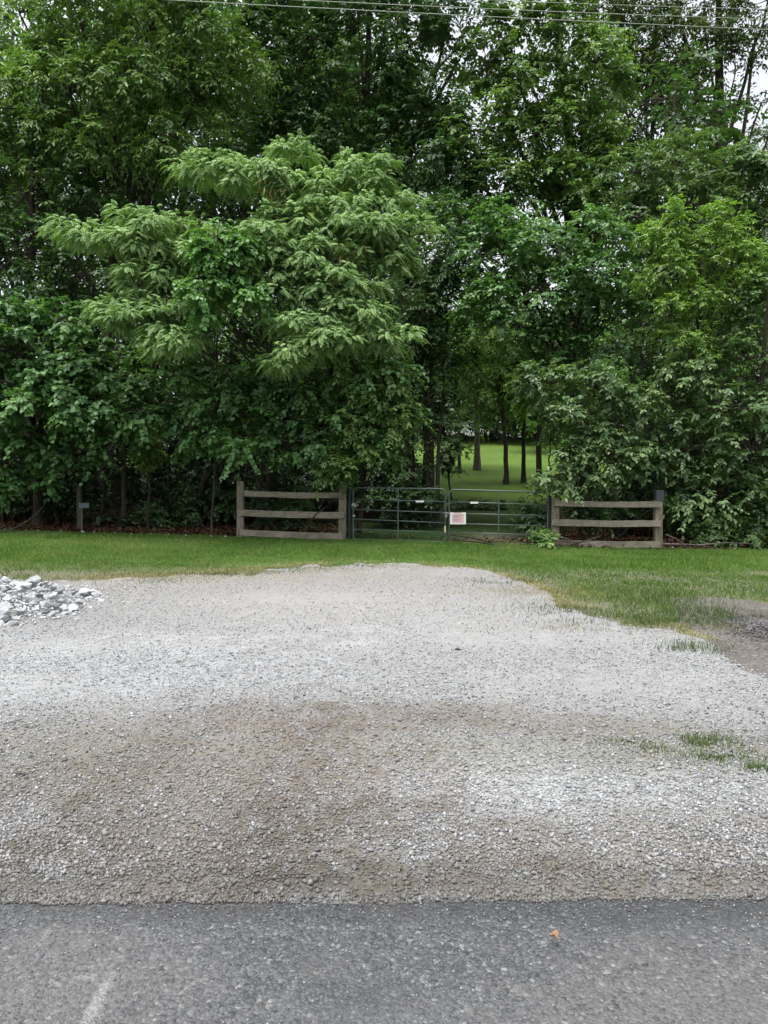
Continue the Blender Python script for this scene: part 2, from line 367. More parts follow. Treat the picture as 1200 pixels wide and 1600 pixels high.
def mat_stone(name, ramp_, rough=0.85):
    m, nt, out = newmat(name); q = NT(nt)
    a = q.n('ShaderNodeAttribute'); a.attribute_name = 'tint'; n = q.noise(q.pos(), 90, 3)
    c = q.ramp(a.outputs['Fac'], ramp_); c = stain(q, q.pos(), c, 0.62); c = q.mix(q.math('MULTIPLY', n.outputs[0], 0.35), c, (0.22, 0.21, 0.20))
    q.l(q.prin(c, rough, 0.25).outputs[0], out.inputs[0]); return m
M['stones'] = mat_stone('gravel_stone', [(0.0, (0.047, 0.045, 0.046)), (0.3, (0.153, 0.157, 0.157)), (0.65, (0.298, 0.310, 0.321)), (1.0, (0.536, 0.557, 0.586))])
M['darkgrit'] = mat_stone('dark_grit', [(0.0, (0.02, 0.02, 0.022)), (0.6, (0.06, 0.058, 0.06)), (1.0, (0.13, 0.125, 0.12))])
def mat_rock():
    m, nt, out = newmat('limestone'); q = NT(nt); P = q.pos()
    oi = q.n('ShaderNodeObjectInfo'); n = q.noise(P, 14, 5, 0.6); n2 = q.noise(P, 60, 3)
    c = q.ramp(oi.outputs['Random'], [(0, (0.280, 0.295, 0.311)), (0.5, (0.389, 0.405, 0.419)), (1, (0.496, 0.508, 0.516))])
    c = q.mix(q.mapr(n.outputs[0], 0.45, 0.7, 0, 0.5), c, (0.255, 0.255, 0.249))
    q.l(q.prin(c, 0.85, 0.2, q.bump(n2.outputs[0], 0.4, 0.01)).outputs[0], out.inputs[0]); return m
M['rock'] = mat_rock()
def mat_wood(name, a, b):
    m, nt, out = newmat(name); q = NT(nt); P = q.pos()
    mp = q.n('ShaderNodeMapping'); mp.inputs['Scale'].default_value = (1.5, 30, 30); q.l(P, mp.inputs[0])
    n1 = q.noise(mp.outputs[0], 1.6, 6, 0.7, 0.4); n2 = q.noise(P, 3.5, 4, 0.6); n3 = q.noise(P, 11, 3)
    c = q.mix(q.ramp(n1.outputs[0], [(0.35, 0.0), (0.65, 1.0)]), a, b)
    c = q.mix(q.mapr(n2.outputs[0], 0.5, 0.7, 0, 0.6), c, (0.10, 0.105, 0.075))
    c = q.mix(q.mapr(n3.outputs[0], 0.6, 0.75, 0, 0.5), c, (0.06, 0.05, 0.04))
    q.l(q.prin(c, 0.9, 0.15, q.bump(n1.outputs[0], 0.7, 0.01)).outputs[0], out.inputs[0]); return m
M['wood'] = mat_wood('weathered_wood', (0.136, 0.119, 0.094), (0.287, 0.258, 0.208))
M['post'] = bark_mat('weathered_post', (0.120, 0.101, 0.072), (0.264, 0.231, 0.179))
M['post_dark'] = bark_mat('weathered_post_dark', (0.05, 0.045, 0.038), (0.12, 0.105, 0.085))
def flat(name, col, rough=0.6, spec=0.4, metal=0.0, var=0.25):
    m, nt, out = newmat(name); q = NT(nt); n = q.noise(q.pos(), 12, 4)
    c = q.mix(q.math('MULTIPLY', n.outputs[0], var*2), col, tuple(v*0.55 for v in col))
    q.l(q.prin(c, rough, spec, None, metal).outputs[0], out.inputs[0]); return m
M['gate'] = flat('green_gate_paint', (0.086, 0.125, 0.108), 0.38, 0.6, 0.2, 0.35)
M['gatepost'] = flat('dark_green_paint', (0.018, 0.035, 0.028), 0.5, 0.4)
M['chain'] = flat('galvanised_steel', (0.35, 0.36, 0.36), 0.4, 0.5, 0.7)
M['white'] = flat('white_plastic', (0.78, 0.77, 0.74), 0.5, 0.4, 0, 0.06)
M['cream'] = flat('cream_tape', (0.62, 0.58, 0.44), 0.5, 0.3, 0, 0.1)
M['pink'] = flat('faded_pink_print', (0.72, 0.50, 0.50), 0.6, 0.3, 0, 0.08)
M['red'] = flat('faded_red_print', (0.34, 0.11, 0.10), 0.6, 0.3, 0, 0.1)
M['ink'] = flat('faded_grey_print', (0.228, 0.180, 0.192), 0.6, 0.3, 0, 0.1)
M['blue'] = flat('faded_blue_paint', (0.05, 0.055, 0.068), 0.6, 0.3, 0, 0.3)
M['palebluE'] = flat('pale_blue_paint', (0.132, 0.174, 0.216), 0.6, 0.3, 0, 0.2)
M['wire'] = flat('weathered_aluminium_wire', (0.28, 0.31, 0.26), 0.5, 0.4, 0.2, 0.1)
M['orange'] = flat('dry_orange_leaf', (0.270, 0.170, 0.114), 0.7, 0.2, 0, 0.3)
M['clod'] = flat('dark_tar', (0.02, 0.02, 0.018), 0.8, 0.3, 0, 0.3)

# ------------------------------------------------------------------ ground sheets
def grid_axis(segs):
    o = []
    for a, b, s in segs: o += list(np.arange(a, b, s))
    o.append(segs[-1][1]); return np.array(o)
gx = grid_axis([(-600, -60, 30), (-60, -20, 2.5), (-20, 25, 0.5), (25, 70, 2.5), (70, 600, 30)])
gy = grid_axis([(-300, -20, 30), (-20, 8, 1.0), (8, 35, 0.4), (35, 100, 2.0), (100, 700, 50)])
X, Y = np.meshgrid(gx, gy); Z = H(X, Y)
ny, nx = X.shape; idx = np.arange(nx*ny).reshape(ny, nx)
F = np.stack([idx[:-1, :-1], idx[:-1, 1:], idx[1:, 1:], idx[1:, :-1]], -1).reshape(-1, 4)
tag(np_mesh('ground', np.stack([X, Y, Z], -1).reshape(-1, 3), [F], M['ground'], smooth_=True), kind='structure')

def snoise(x, y, f, seed=0):
    r = np.random.default_rng(seed); s = 0
    for k in range(6):
        a, b, c = r.uniform(0, 6.28, 3); s = s+np.sin(f*(1.6**(k % 4))*(x*math.cos(a)+y*math.sin(a))+b)/(1.3**(k % 4))
    return s/3.5
def in_poly(px, py, poly):
    ins = np.zeros(px.shape, bool); n = len(poly)
    for i in range(n):
        x1, y1 = poly[i]; x2, y2 = poly[(i+1) % n]
        c = ((y1 > py) != (y2 > py)) & (px < (x2-x1)*(py-y1)/(y2-y1+1e-12)+x1); ins ^= c
    return ins
edge_px = [(-420, 925), (-150, 915), (0, 912), (150, 908), (300, 902), (400, 896), (480, 889), (560, 886), (650, 886), (730, 893), (800, 905),
           (850, 922), (880, 950), (930, 965), (980, 978), (1050, 986), (1090, 1000), (1140, 1030), (1200, 1062), (1300, 1110), (1500, 1180)]
edge_w = [gnd(*p) for p in edge_px]
GR_POLY = [(-16, 1.9)]+[(-16, edge_w[0][1])]+edge_w+[(edge_w[-1][0], 1.9)]
pad_px = [(1050, 936), (1100, 932), (1160, 938), (1240, 948), (1500, 960), (1500, 1200), (1200, 1110), (1110, 1050), (1060, 1000), (1060, 960)]
PAD_POLY = [gnd(*p) for p in pad_px[:5]]+[(9.5, 7.5), (9.5, 2.5), (2.2, 2.5), (2.3, 4.2)]+[gnd(*p) for p in pad_px[7:]]
def gravel_in(x, y):
    jx = 0.10*snoise(x, y, 4.0, 1)+0.05*snoise(x, y, 13, 2); jy = 0.13*snoise(x, y, 3.0, 3)+0.06*snoise(x, y, 11, 4)
    fr = smooth(8.5, 11, y)*(1-0.6*smooth(1.5, 3.5, x)); jy = jy+fr*(0.45*snoise(x, y*0.4, 1.7, 71)+0.30*snoise(x, y*0.5, 6, 72)+0.12*snoise(x, y, 19, 73)); jx = jx+fr*0.15*snoise(x, y, 8, 74)
    return in_poly(x+jx, y+jy, GR_POLY)
def pad_in(x, y): return in_poly(x+0.05*snoise(x, y, 6, 5), y+0.05*snoise(x, y, 5, 6), PAD_POLY)
def edge_wob(x): return -0.028+0.010*x+0.016*snoise(x, x*0, 3.2, 61)+0.010*snoise(x, x*0, 14, 62)+0.010*snoise(x, x*0, 60, 63)
def sheet(name, inside, x0, x1, y0, y1, s, zoff, mat, bulge=1.0, fine=False):
    xs = np.arange(x0, x1+s, s); ys = np.arange(y0, y1+s, s)
    if fine: xs = grid_axis([(x0, -2.4, s), (-2.4, 2.4, 0.012), (2.4, x1, s)]); ys = grid_axis([(y0, 2.85, 0.015), (2.85, 3.0, 0.025), (3.0, y1, s)])
    X, Y = np.meshgrid(xs, ys)
    if fine: Y = Y+edge_wob(X)*(1-smooth(y0, 3.05, Y))
    ins = inside(X, Y)
    cell = ins[:-1, :-1] & ins[1:, :-1] & ins[:-1, 1:] & ins[1:, 1:]
    # distance-ish from the rim: blurred mask
    b = ins.astype(float)
    for _ in range(6): b[1:-1, 1:-1] = (b[1:-1, 1:-1]*2+b[:-2, 1:-1]+b[2:, 1:-1]+b[1:-1, :-2]+b[1:-1, 2:])/6
    if fine: b = b*smooth(2.64, 2.80, Y)*0.5+b*0.5
    Z = H(X, Y)+zoff+bulge*(0.020+0.008*snoise(X, Y, 2.2, 9))*np.clip(b*2-1, 0, 1)
    idx = np.arange(X.size).reshape(X.shape)
    F = np.stack([idx[:-1, :-1], idx[:-1, 1:], idx[1:, 1:], idx[1:, :-1]], -1)[cell]
    used = np.unique(F); rem = np.full(X.size, -1); rem[used] = np.arange(len(used))
    V = np.stack([X, Y, Z], -1).reshape(-1, 3)[used]
    return tag(np_mesh(name, V, [rem[F]], mat, smooth_=True), kind='structure')
sheet('gravel_lot', gravel_in, -16, 9, 2.66, 14, 0.05, 0.0135, M['gravel'], fine=True)
sheet('old_pavement', pad_in, 1.8, 9, 2.6, 11, 0.05, 0.005, M['pad'], 0.0)
# asphalt road: a slab with a ragged near-straight edge
ex = np.arange(-40, 40, 0.05)
ey = 2.80+0.02*snoise(ex, ex*0, 9, 21)
rows = [ey+0.02, ey, ey-0.05, ey*0+2.3, ey*0+1.5, ey*0-5.5]; zs = [-0.01, 0.010, 0.012, 0.014, 0.018, 0.02]
V = np.concatenate([np.stack([ex, r, np.full_like(ex, z)], -1) for r, z in zip(rows, zs)])
n = len(ex); I = np.arange(n-1)
F = np.concatenate([np.stack([(k+1)*n+I, (k+1)*n+I+1, k*n+I+1, k*n+I], -1) for k in range(len(rows)-1)])
tag(np_mesh('asphalt_road', V, [F], M['asphalt'], smooth_=True), kind='structure')

# ------------------------------------------------------------------ loose stones, grass, litter (stuff)
def stones(name, x, y, z, size, mat, seed=1, tsc=None):
    r = np.random.default_rng(seed); n = len(x)
    base = np.array([(1,0,0),(-1,0,0),(0,1,0),(0,-1,0),(0,0,1),(0,0,-1)], float)
    fc = np.array([(0,2,4),(2,1,4),(1,3,4),(3,0,4),(2,0,5),(1,2,5),(3,1,5),(0,3,5)])
    V = base[None]*r.uniform(0.6, 1.15, (n, 6, 1))+r.normal(0, 0.22, (n, 6, 3))
    a = r.uniform(0, 6.28, n); ca, sa = np.cos(a), np.sin(a)
    V = V*np.stack([r.uniform(.8, 1.25, n), r.uniform(.75, 1.1, n), r.uniform(.55, .95, n)], -1)[:, None]
    V = V*size[:, None, None]
    vx = V[..., 0]*ca[:, None]-V[..., 1]*sa[:, None]; vy = V[..., 0]*sa[:, None]+V[..., 1]*ca[:, None]
    V = np.stack([vx+x[:, None], vy+y[:, None], V[..., 2]+z[:, None]+size[:, None]*0.25], -1).reshape(-1, 3)
    F = (fc[None]+np.arange(n)[:, None, None]*6).reshape(-1, 3)
    t = np.repeat(np.clip(r.uniform(0.0, 1.0, n)**0.8*(1 if tsc is None else tsc), 0, 1), 8)
    return np_mesh(name, V, [F], mat, attr=t)
def scatter(n, y0, y1, pw, seed, margin=1.15):
    r = np.random.default_rng(seed); y = y0+(y1-y0)*r.random(n)**pw
    x = r.uniform(-1, 1, n)*(0.52*y*margin+0.3+1.1); return x, y
x, y = scatter(400000, 2.60, 12.6, 2.1, 31)
dn = snoise(x, y, 1.7, 33)+0.5*snoise(x, y, 5, 34)
keep = gravel_in(x, y) & (y > 2.655+edge_wob(x)+np.abs(rng.normal(0, .012, len(x)))) & (dn+rng.normal(0, 0.5, len(x))+0.4*(y < 3.2) > -0.55)
x, y = x[keep], y[keep]
sz = np.clip(rng.lognormal(math.log(0.0045), 0.46, len(x)), 0.002, 0.015)*(1-0.15*smooth(4.0, 9, y))
TSC = 0.55+0.45*smooth(2.62, 2.95, y-edge_wob(x)-.02); tag(stones('gravel_stones', x, y, H(x, y)+0.0145+(0.020+0.008*snoise(x, y, 2.2, 9))*smooth(2.66, 2.80, y)+sz*0.15, sz, M['stones'], 35, TSC), 'small loose pale and grey stones over the gravel', 'gravel', kind='stuff')
xd = rng.uniform(2.6, 6.5, 9000); yd = rng.uniform(2.7, 10.5, 9000); ok = pad_in(xd, yd) & (yd > 2.7) & ~gravel_in(xd, yd) & (rng.random(9000) < .55+.45*snoise(xd, yd, 2, 67))
xd, yd = xd[ok], yd[ok]; tag(stones('dirt_crumbs', xd, yd, np.full(len(xd), .007), rng.uniform(.002, .009, len(xd)), M['pad'], 68), 'crumbs of soil and grit on the old pavement patch', 'grit', kind='stuff')
xm = 4.0+rng.normal(0, .26, 2600); ym = gnd(1195, 985)[1]+rng.normal(0, .35, 2600); rm = np.hypot((xm-4.0)/.6, (ym-gnd(1195, 985)[1])/.75)
tag(stones('dark_mound', xm, ym, .005+.07*np.clip(1-rm, 0, 1), rng.uniform(.006, .02, 2600), M['darkgrit'], 69), 'low mound of dark crumbled asphalt at the right edge', 'rubble', kind='stuff')
xr = rng.uniform(-2.4, 2.4, 7000); yr = 2.69+edge_wob(xr)-rng.random(7000)**5*0.75-np.maximum(0, snoise(xr, xr*0, 7, 66))*.04
tag(stones('road_grit', xr, yr, np.full(7000, 0.014), rng.uniform(0.002, 0.0065, 7000), M['stones'], 36, np.full(7000, .62)), 'bits of gravel kicked onto the asphalt edge', 'grit', kind='stuff')

def blades(name, x, y, z, hgt, wid, mat, tint, seed, lean=0.35):
    r = np.random.default_rng(seed); n = len(x); a = r.uniform(0, 6.28, n)
    s = np.stack([np.cos(a), np.sin(a), a*0], -1)*wid[:, None]/2
    b = np.stack([x, y, z-0.005], -1); ln = r.normal(0, lean, (n, 2))*hgt[:, None]
    mid = b+np.concatenate([ln*0.35, (hgt*0.6)[:, None]], 1); tip = b+np.concatenate([ln, (hgt*0.97)[:, None]], 1)
    V = np.stack([b-s, b+s, mid+s*0.8, mid-s*0.8, tip], 1).reshape(-1, 3); k = np.arange(n)[:, None]*5
    Q = np.concatenate([k, k+1, k+2, k+3], 1); T = np.concatenate([k+3, k+2, k+4], 1)
    return np_mesh(name, V, [Q, T], mat, attr=np.concatenate([tint, tint]))
N = 330000
y = 7.2+11.8*rng.random(N)**0.85; x = rng.uniform(-1, 1, N)*(0.52*y*1.25+1)
fence_line = 18.35-0.075*x*0.5
ok = ~gravel_in(x, y) & ~pad_in(x, y) & (y < fence_line+0.25*snoise(x, y, 2, 41)) & (y > 7.2)
x, y = x[ok], y[ok]
# thinner and yellower towards the gravel
def rimdist(x, y):
    d = np.full(len(x), 9.0)
    P = np.array(edge_w)
    for i in range(len(P)-1):
        a, b = P[i], P[i+1]; ab = b-a; t = np.clip(((x-a[0])*ab[0]+(y-a[1])*ab[1])/(ab@ab), 0, 1)
        d = np.minimum(d, np.hypot(x-a[0]-t*ab[0], y-a[1]-t*ab[1]))
    return d
rd = rimdist(x, y); dens = smooth(-0.10, 1.35, rd+0.75*snoise(x, y, 2.2, 42)+0.45*smooth(1.5, 3.0, x))*(0.72+0.28*snoise(x, y, 1.3, 43))
ok = rng.random(len(x)) < dens*1.15; x, y, rd = x[ok], y[ok], rd[ok]
tint = np.clip(0.47+0.26*snoise(x, y, 0.9, 44)+0.20*snoise(x, y, 4, 45)+rng.normal(0, 0.16, len(x))+0.25*(1-smooth(0, 1.6, rd)), 0, 1)
hg = rng.uniform(0.022, 0.06, len(x))*(1+0.5*snoise(x, y, 1.5, 46)+0.35*snoise(x, y, 6, 75)); hg = np.where(rng.random(len(x)) < 0.02, hg*2.0, np.abs(hg))
tag(blades('grass', x, y, H(x, y), hg, rng.uniform(0.006, 0.013, len(x)), M['grass'], tint, 47), 'short mown grass between the gravel and the gate', 'grass', kind='stuff')
# straw along the rim
xs_, ys_ = [], []
for i in range(len(edge_w)-1):
    a, b = np.array(edge_w[i]), np.array(edge_w[i+1]); k = int(np.hypot(*(b-a))*800)
    if edge_px[i][0] > 1090: k = int(k*0.12)
    t = rng.random(k); xs_.append(a[0]+(b[0]-a[0])*t+rng.normal(0, 0.1, k)); ys_.append(a[1]+(b[1]-a[1])*t+0.18+rng.normal(0, 0.26, k))
x = np.concatenate(xs_); y = np.concatenate(ys_); ok = (snoise(x, y, 2.2, 48) > -0.25) & (y > 7); x, y = x[ok], y[ok]
tag(blades('dry_grass', x, y, H(x, y)+0.01, rng.uniform(0.015, 0.05, len(x)), rng.uniform(0.006, 0.012, len(x)), M['straw'], rng.random(len(x)), 49, 0.8), 'thin straw coloured grass along the gravel rim', 'dry grass', kind='stuff')
# weeds growing out of the gravel
def weeds(name, spots, label, hmax=0.07, mat='grass', seed=50):
    r = np.random.default_rng(seed); X_, Y_, Hh = [], [], []
    for px, py, rx, ry, k, hh in spots:
        cx, cy = gnd(px, py); a = r.normal(0, 0.5, k)*rx; b = r.normal(0, 0.5, k)*ry
        X_.append(cx+a); Y_.append(cy+b); Hh.append(r.uniform(0.4, 1.0, k)*hh)
    x, y, hh = map(np.concatenate, (X_, Y_, Hh))
    ok = snoise(x, y, 7, seed) > -0.35; x, y, hh = x[ok], y[ok], hh[ok]
    return tag(blades(name, x, y, H(x, y)+0.036, hh, r.uniform(0.003, 0.007, len(x)), M[mat], np.clip(r.normal(0.3, 0.2, len(x)), 0, 1), seed+1, 0.55), label, 'weeds', kind='stuff')
weeds('gravel_weeds', [(1120, 1180, 0.55, 0.16, 300, 0.035), (1190, 1200, 0.5, 0.18, 320, 0.035), (1040, 1177, 0.3, 0.12, 170, 0.03), (1095, 1165, 0.22, 0.1, 260, 0.045),
                       (930, 1165, 0.2, 0.05, 50, 0.03), (985, 1168, 0.3, 0.08, 110, 0.03), (1240, 1190, 0.3, 0.2, 200, 0.04), (1110, 1195, .12, .05, 110, .04), (1185, 1210, .12, .05, 110, .04), (1095, 1172, .08, .04, 80, .04)],
      'green weeds sprouting in the gravel at the right', mat='weed')
weeds('rim_weeds', [(1080, 1020, 0.3, 0.25, 260, 0.10), (1100, 965, 0.6, 0.5, 900, 0.12), (900, 955, 0.9, 0.4, 800, 0.05), (960, 968, 0.9, 0.4, 1000, 0.05),
                    (1040, 978, 0.7, 0.35, 1000, 0.07), (1030, 940, 0.8, 0.9, 1500, 0.10), (430, 898, 0.8, 0.3, 300, 0.04)],
      'taller grass tufts at the rim of the gravel', seed=54, mat='weed')
weeds('dry_weeds', [(230, 905, 2.6, 0.6, 3600, 0.035), (420, 896, 1.8, 0.5, 2200, 0.035), (620, 890, 1.8, 0.45, 1600, 0.03), (860, 930, 1.4, 0.7, 2300, 0.04), (1000, 985, 1.4, 0.3, 1400, 0.035), (150, 925, 1.4, 0.5, 700, 0.03), (1130, 1185, .9, .35, 500, .03)],
      'dry yellow grass and weeds thinning into the gravel rim', mat='straw', seed=57)
weeds('gravel_tufts', [(340, 902, 0.9, 0.3, 700, 0.05), (450, 893, 0.8, 0.3, 500, 0.04), (250, 912, 0.6, 0.3, 350, 0.04), (560, 889, 0.9, 0.3, 500, 0.04), (800, 912, 0.7, 0.4, 900, 0.05)],
      'green grass tufts in the bare rim behind the gravel', seed=59, mat='weed')
# dead leaves under the trees and the fences
n = 30000; x = rng.uniform(-11, 11.5, n); y = 18.55-0.0375*x+np.abs(rng.normal(0, 1.1, n))-0.1
ok = ~((np.abs(x-1.6) < 2.6) & (rng.random(n) < 0.97)); x, y = x[ok], y[ok]
x = np.concatenate([x, rng.normal(5.6, 1.2, 5000), rng.normal(4.4, .25, 900), rng.normal(7.3, .5, 1500)]); y = np.concatenate([y, rng.normal(18.05, .22, 7400)]); n = len(x)
def leaf_arrays(c, ax, nr, ln, wd, fold=0.25, droop=0.0):
    """ovate folded leaves: 6 verts, 2 quads each"""
    ax = nz(ax); nr = nr-ax*(nr*ax).sum(-1, keepdims=True); nr = nz(nr); sd_ = np.cross(ax, nr)
    ln = ln[:, None]; wd = wd[:, None]/2
    b = c; t = c+ax*ln-nr*ln*(0.12+droop)
    up = nr*wd*fold
    l1 = c+ax*ln*0.30+sd_*wd*0.95+up; l2 = c+ax*ln*0.68+sd_*wd*0.72+up*0.7-nr*ln*0.04
    r1 = c+ax*ln*0.30-sd_*wd*0.95+up; r2 = c+ax*ln*0.68-sd_*wd*0.72+up*0.7-nr*ln*0.04
    V = np.stack([b, r1, r2, t, l2, l1], 1)
    k = np.arange(len(c))[:, None]*6
    Fq = np.stack([np.concatenate([k, k+1, k+2, k+3], 1), np.concatenate([k, k+3, k+4, k+5], 1)], 1)
    return V.reshape(-1, 3), Fq.reshape(-1, 4)
def kite_arrays(c, ax, nr, ln, wd, droop=0.1):
    ax = nz(ax); nr = nr-ax*(nr*ax).sum(-1, keepdims=True); nr = nz(nr); sd_ = np.cross(ax, nr)
    ln = ln[:, None]; wd = wd[:, None]/2
    t = c+ax*ln-nr*ln*droop; m = c+ax*ln*0.45
    V = np.stack([c, m-sd_*wd, t, m+sd_*wd], 1); k = np.arange(len(c))[:, None]*4
    return V.reshape(-1, 3), np.concatenate([k, k+1, k+2, k+3], 1)
def rv(n, r=rng): return nz(r.normal(0, 1, (n, 3)))
z = H(x, y)+0.01+np.abs(rng.normal(0, 0.02, n)); z[-7400:] += rng.random(7400)**2*0.20*smooth(.5, 0, np.abs(y[-7400:]-18.05))
a = rng.uniform(0, 6.28, n)
V, F = kite_arrays(np.stack([x, y, z], -1), np.stack([np.cos(a), np.sin(a), rng.normal(0, .35, n)], -1), np.stack([rng.normal(0, .5, n), rng.normal(0, .5, n), np.ones(n)], -1), rng.uniform(.05, .11, n), rng.uniform(.04, .08, n))
tag(np_mesh('dead_leaves', V, [F], M['litter'], attr=rng.random(n)), 'brown dead leaves lying along the edge of the woods', 'leaf litter', kind='stuff')

# ------------------------------------------------------------------ tree machinery
def tubes_np(segs, nside=6):
    """segs: list of (pts Kx3, radii K) -> verts, quads"""
    Vs, Fs, b = [], [], 0
    ang = np.arange(nside)*2*math.pi/nside
    for pts, rad in segs:
        pts = np.asarray(pts, float); rad = np.asarray(rad, float); K = len(pts)
        d = np.gradient(pts, axis=0); d = nz(d)
        ref = np.where(np.abs(d[:, 2:3]) > 0.9, np.array([[1., 0, 0]]), np.array([[0, 0, 1.]]))
        ref = np.tile(ref[0:1], (K, 1)); u = nz(np.cross(d, ref)); v = np.cross(d, u)
        ring = pts[:, None]+(u[:, None]*np.cos(ang)[None, :, None]+v[:, None]*np.sin(ang)[None, :, None])*rad[:, None, None]
        Vs.append(ring.reshape(-1, 3))
        i = np.arange(K-1)[:, None]*nside; k = np.arange(nside)[None]; k2 = (k+1) % nside
        Fs.append(np.stack([i+k, i+k2, i+nside+k2, i+nside+k], -1).reshape(-1, 4)+b); b += K*nside
    return np.concatenate(Vs), np.concatenate(Fs)
def bez(a, b, sag, r, K=7, wob=0.08):
    a = np.array(a, float); b = np.array(b, float); L = np.linalg.norm(b-a); t = np.linspace(0, 1, K)[:, None]
    m = (a+b)/2+np.array([0, 0, sag*L])+r.normal(0, wob*L*0.5, 3)
    p = (1-t)**2*a+2*(1-t)*t*m+t*t*b
    p[1:-1] += r.normal(0, wob*L*0.12, (K-2, 3)); return p
def blobs_in(lobe, br, dens, r):
    c, rad = np.array(lobe[0]), np.array(lobe[1])
    a, b_, c_ = rad
    area = 4*math.pi*(((a*b_)**1.6+(a*c_)**1.6+(b_*c_)**1.6)/3)**(1/1.6)
    n = max(2, int(dens*area/(math.pi*br*br)))
    d = rv(n, r); s = r.uniform(0.35, 1.0, n)**0.6
    return c+d*rad*s[:, None], d
def spray_leaves(cen, out, br, per, nleaf, ls, r, up=0.5, droop=0.35, flat_=0.75, wr=0.6):
    """tufts: per twigs fan from each blob centre, leaves alternate along every twig"""
    nb = len(cen); n = nb*per
    o = np.repeat(cen, per, 0); od = np.repeat(out, per, 0); brr = np.repeat(br, per)
    d = rv(n, r)+od*0.45; d[:, 2] = d[:, 2]*flat_+up*0.5; d = nz(d)
    L = brr*r.uniform(0.55, 1.15, n)
    o = o+d*(brr*0.12)[:, None]+r.normal(0, 0.10, (n, 3))*brr[:, None]
    s = np.linspace(0.2, 1.0, nleaf)[None, :]+r.normal(0, 0.04, (n, nleaf))
    P = o[:, None]+d[:, None]*(L[:, None]*s)[..., None]
    P[..., 2] -= droop*L[:, None]*s**2
    side = nz(np.cross(d, np.array([0, 0, 1.0]))+1e-3)
    sg = np.where(np.arange(nleaf) % 2 == 0, 1, -1)[None, :, None]
    dd = d[:, None]*np.ones((1, nleaf, 1)); dd[..., 2] -= 2*droop*s*0.7
    ax = dd*0.55+side[:, None]*sg*0.8+r.normal(0, 0.25, (n, nleaf, 3)); ax[..., 2] -= 0.25
    upn = np.array([0, 0, 1.0])+0.55*d[:, None]+r.normal(0, 0.30, (n, nleaf, 3))
    N_ = n*nleaf; ln = r.uniform(0.7, 1.2, N_)*ls
    bt = np.repeat(r.normal(0, 0.16, nb), per)
    tint = np.clip(np.repeat(r.normal(0.48, 0.12, n)+bt, nleaf)+r.normal(0, 0.13, N_), 0, 1)
    return P.reshape(-1, 3), ax.reshape(-1, 3), upn.reshape(-1, 3), ln, ln*wr, tint
def frond_leaves(cen, out, br, per, r, flen=0.27, npair=12):
    nb = len(cen); n = nb*per
    o = np.repeat(cen, per, 0); od = np.repeat(out, per, 0); brr = np.repeat(br, per)
    a = r.uniform(0, 6.28, n); el = r.uniform(-0.15, 0.75, n)
    d = np.stack([np.cos(a)*np.cos(el), np.sin(a)*np.cos(el), np.sin(el)], -1); d = nz(d+od*0.35)
    o = o+d*(brr*r.uniform(0.05, 0.75, n))[:, None]; o[:, 2] -= 0.30*brr*r.random(n)
    L = flen*r.uniform(0.75, 1.2, n)
    s = np.linspace(0.12, 1.0, npair)[None, :]
    P = o[:, None]+d[:, None]*(L[:, None]*s)[..., None]; P[..., 2] -= (r.uniform(0.3, 1.0, n)*L)[:, None]*s**2
    side = nz(np.cross(d, np.array([0, 0, 1.0])))
    tg = d[:, None]*np.ones((1, npair, 1)); tg = tg.copy(); tg[..., 2] -= 1.5*s; tg = nz(tg)
    nr = np.cross(side[:, None]*np.ones((1, npair, 1)), tg); nr = nr*np.sign(nr[..., 2:3]+1e-9)
    out_ = []
    wl = 0.28*L[:, None]*np.sin(np.clip(s, 0, 1)*2.6+0.35)
    for sg in (1, -1):
        ax = side[:, None]*sg*0.9+tg*0.55+r.normal(0, 0.14, (n, npair, 3)); ax[..., 2] -= 0.25
        out_.append((P.reshape(-1, 3), ax.reshape(-1, 3), (nr+r.normal(0, 0.15, nr.shape)).reshape(-1, 3), np.maximum(wl, 0.03).ravel(), np.full(n*npair, 0.021)*r.uniform(0.8, 1.2, n*npair),
                     np.clip(np.repeat(r.normal(0.5, 0.12, n)+np.repeat(r.normal(0, 0.18, nb), per), npair)+r.normal(0, 0.08, n*npair), 0, 1)))
    return [np.concatenate([q[i] for q in out_]) for i in range(6)]

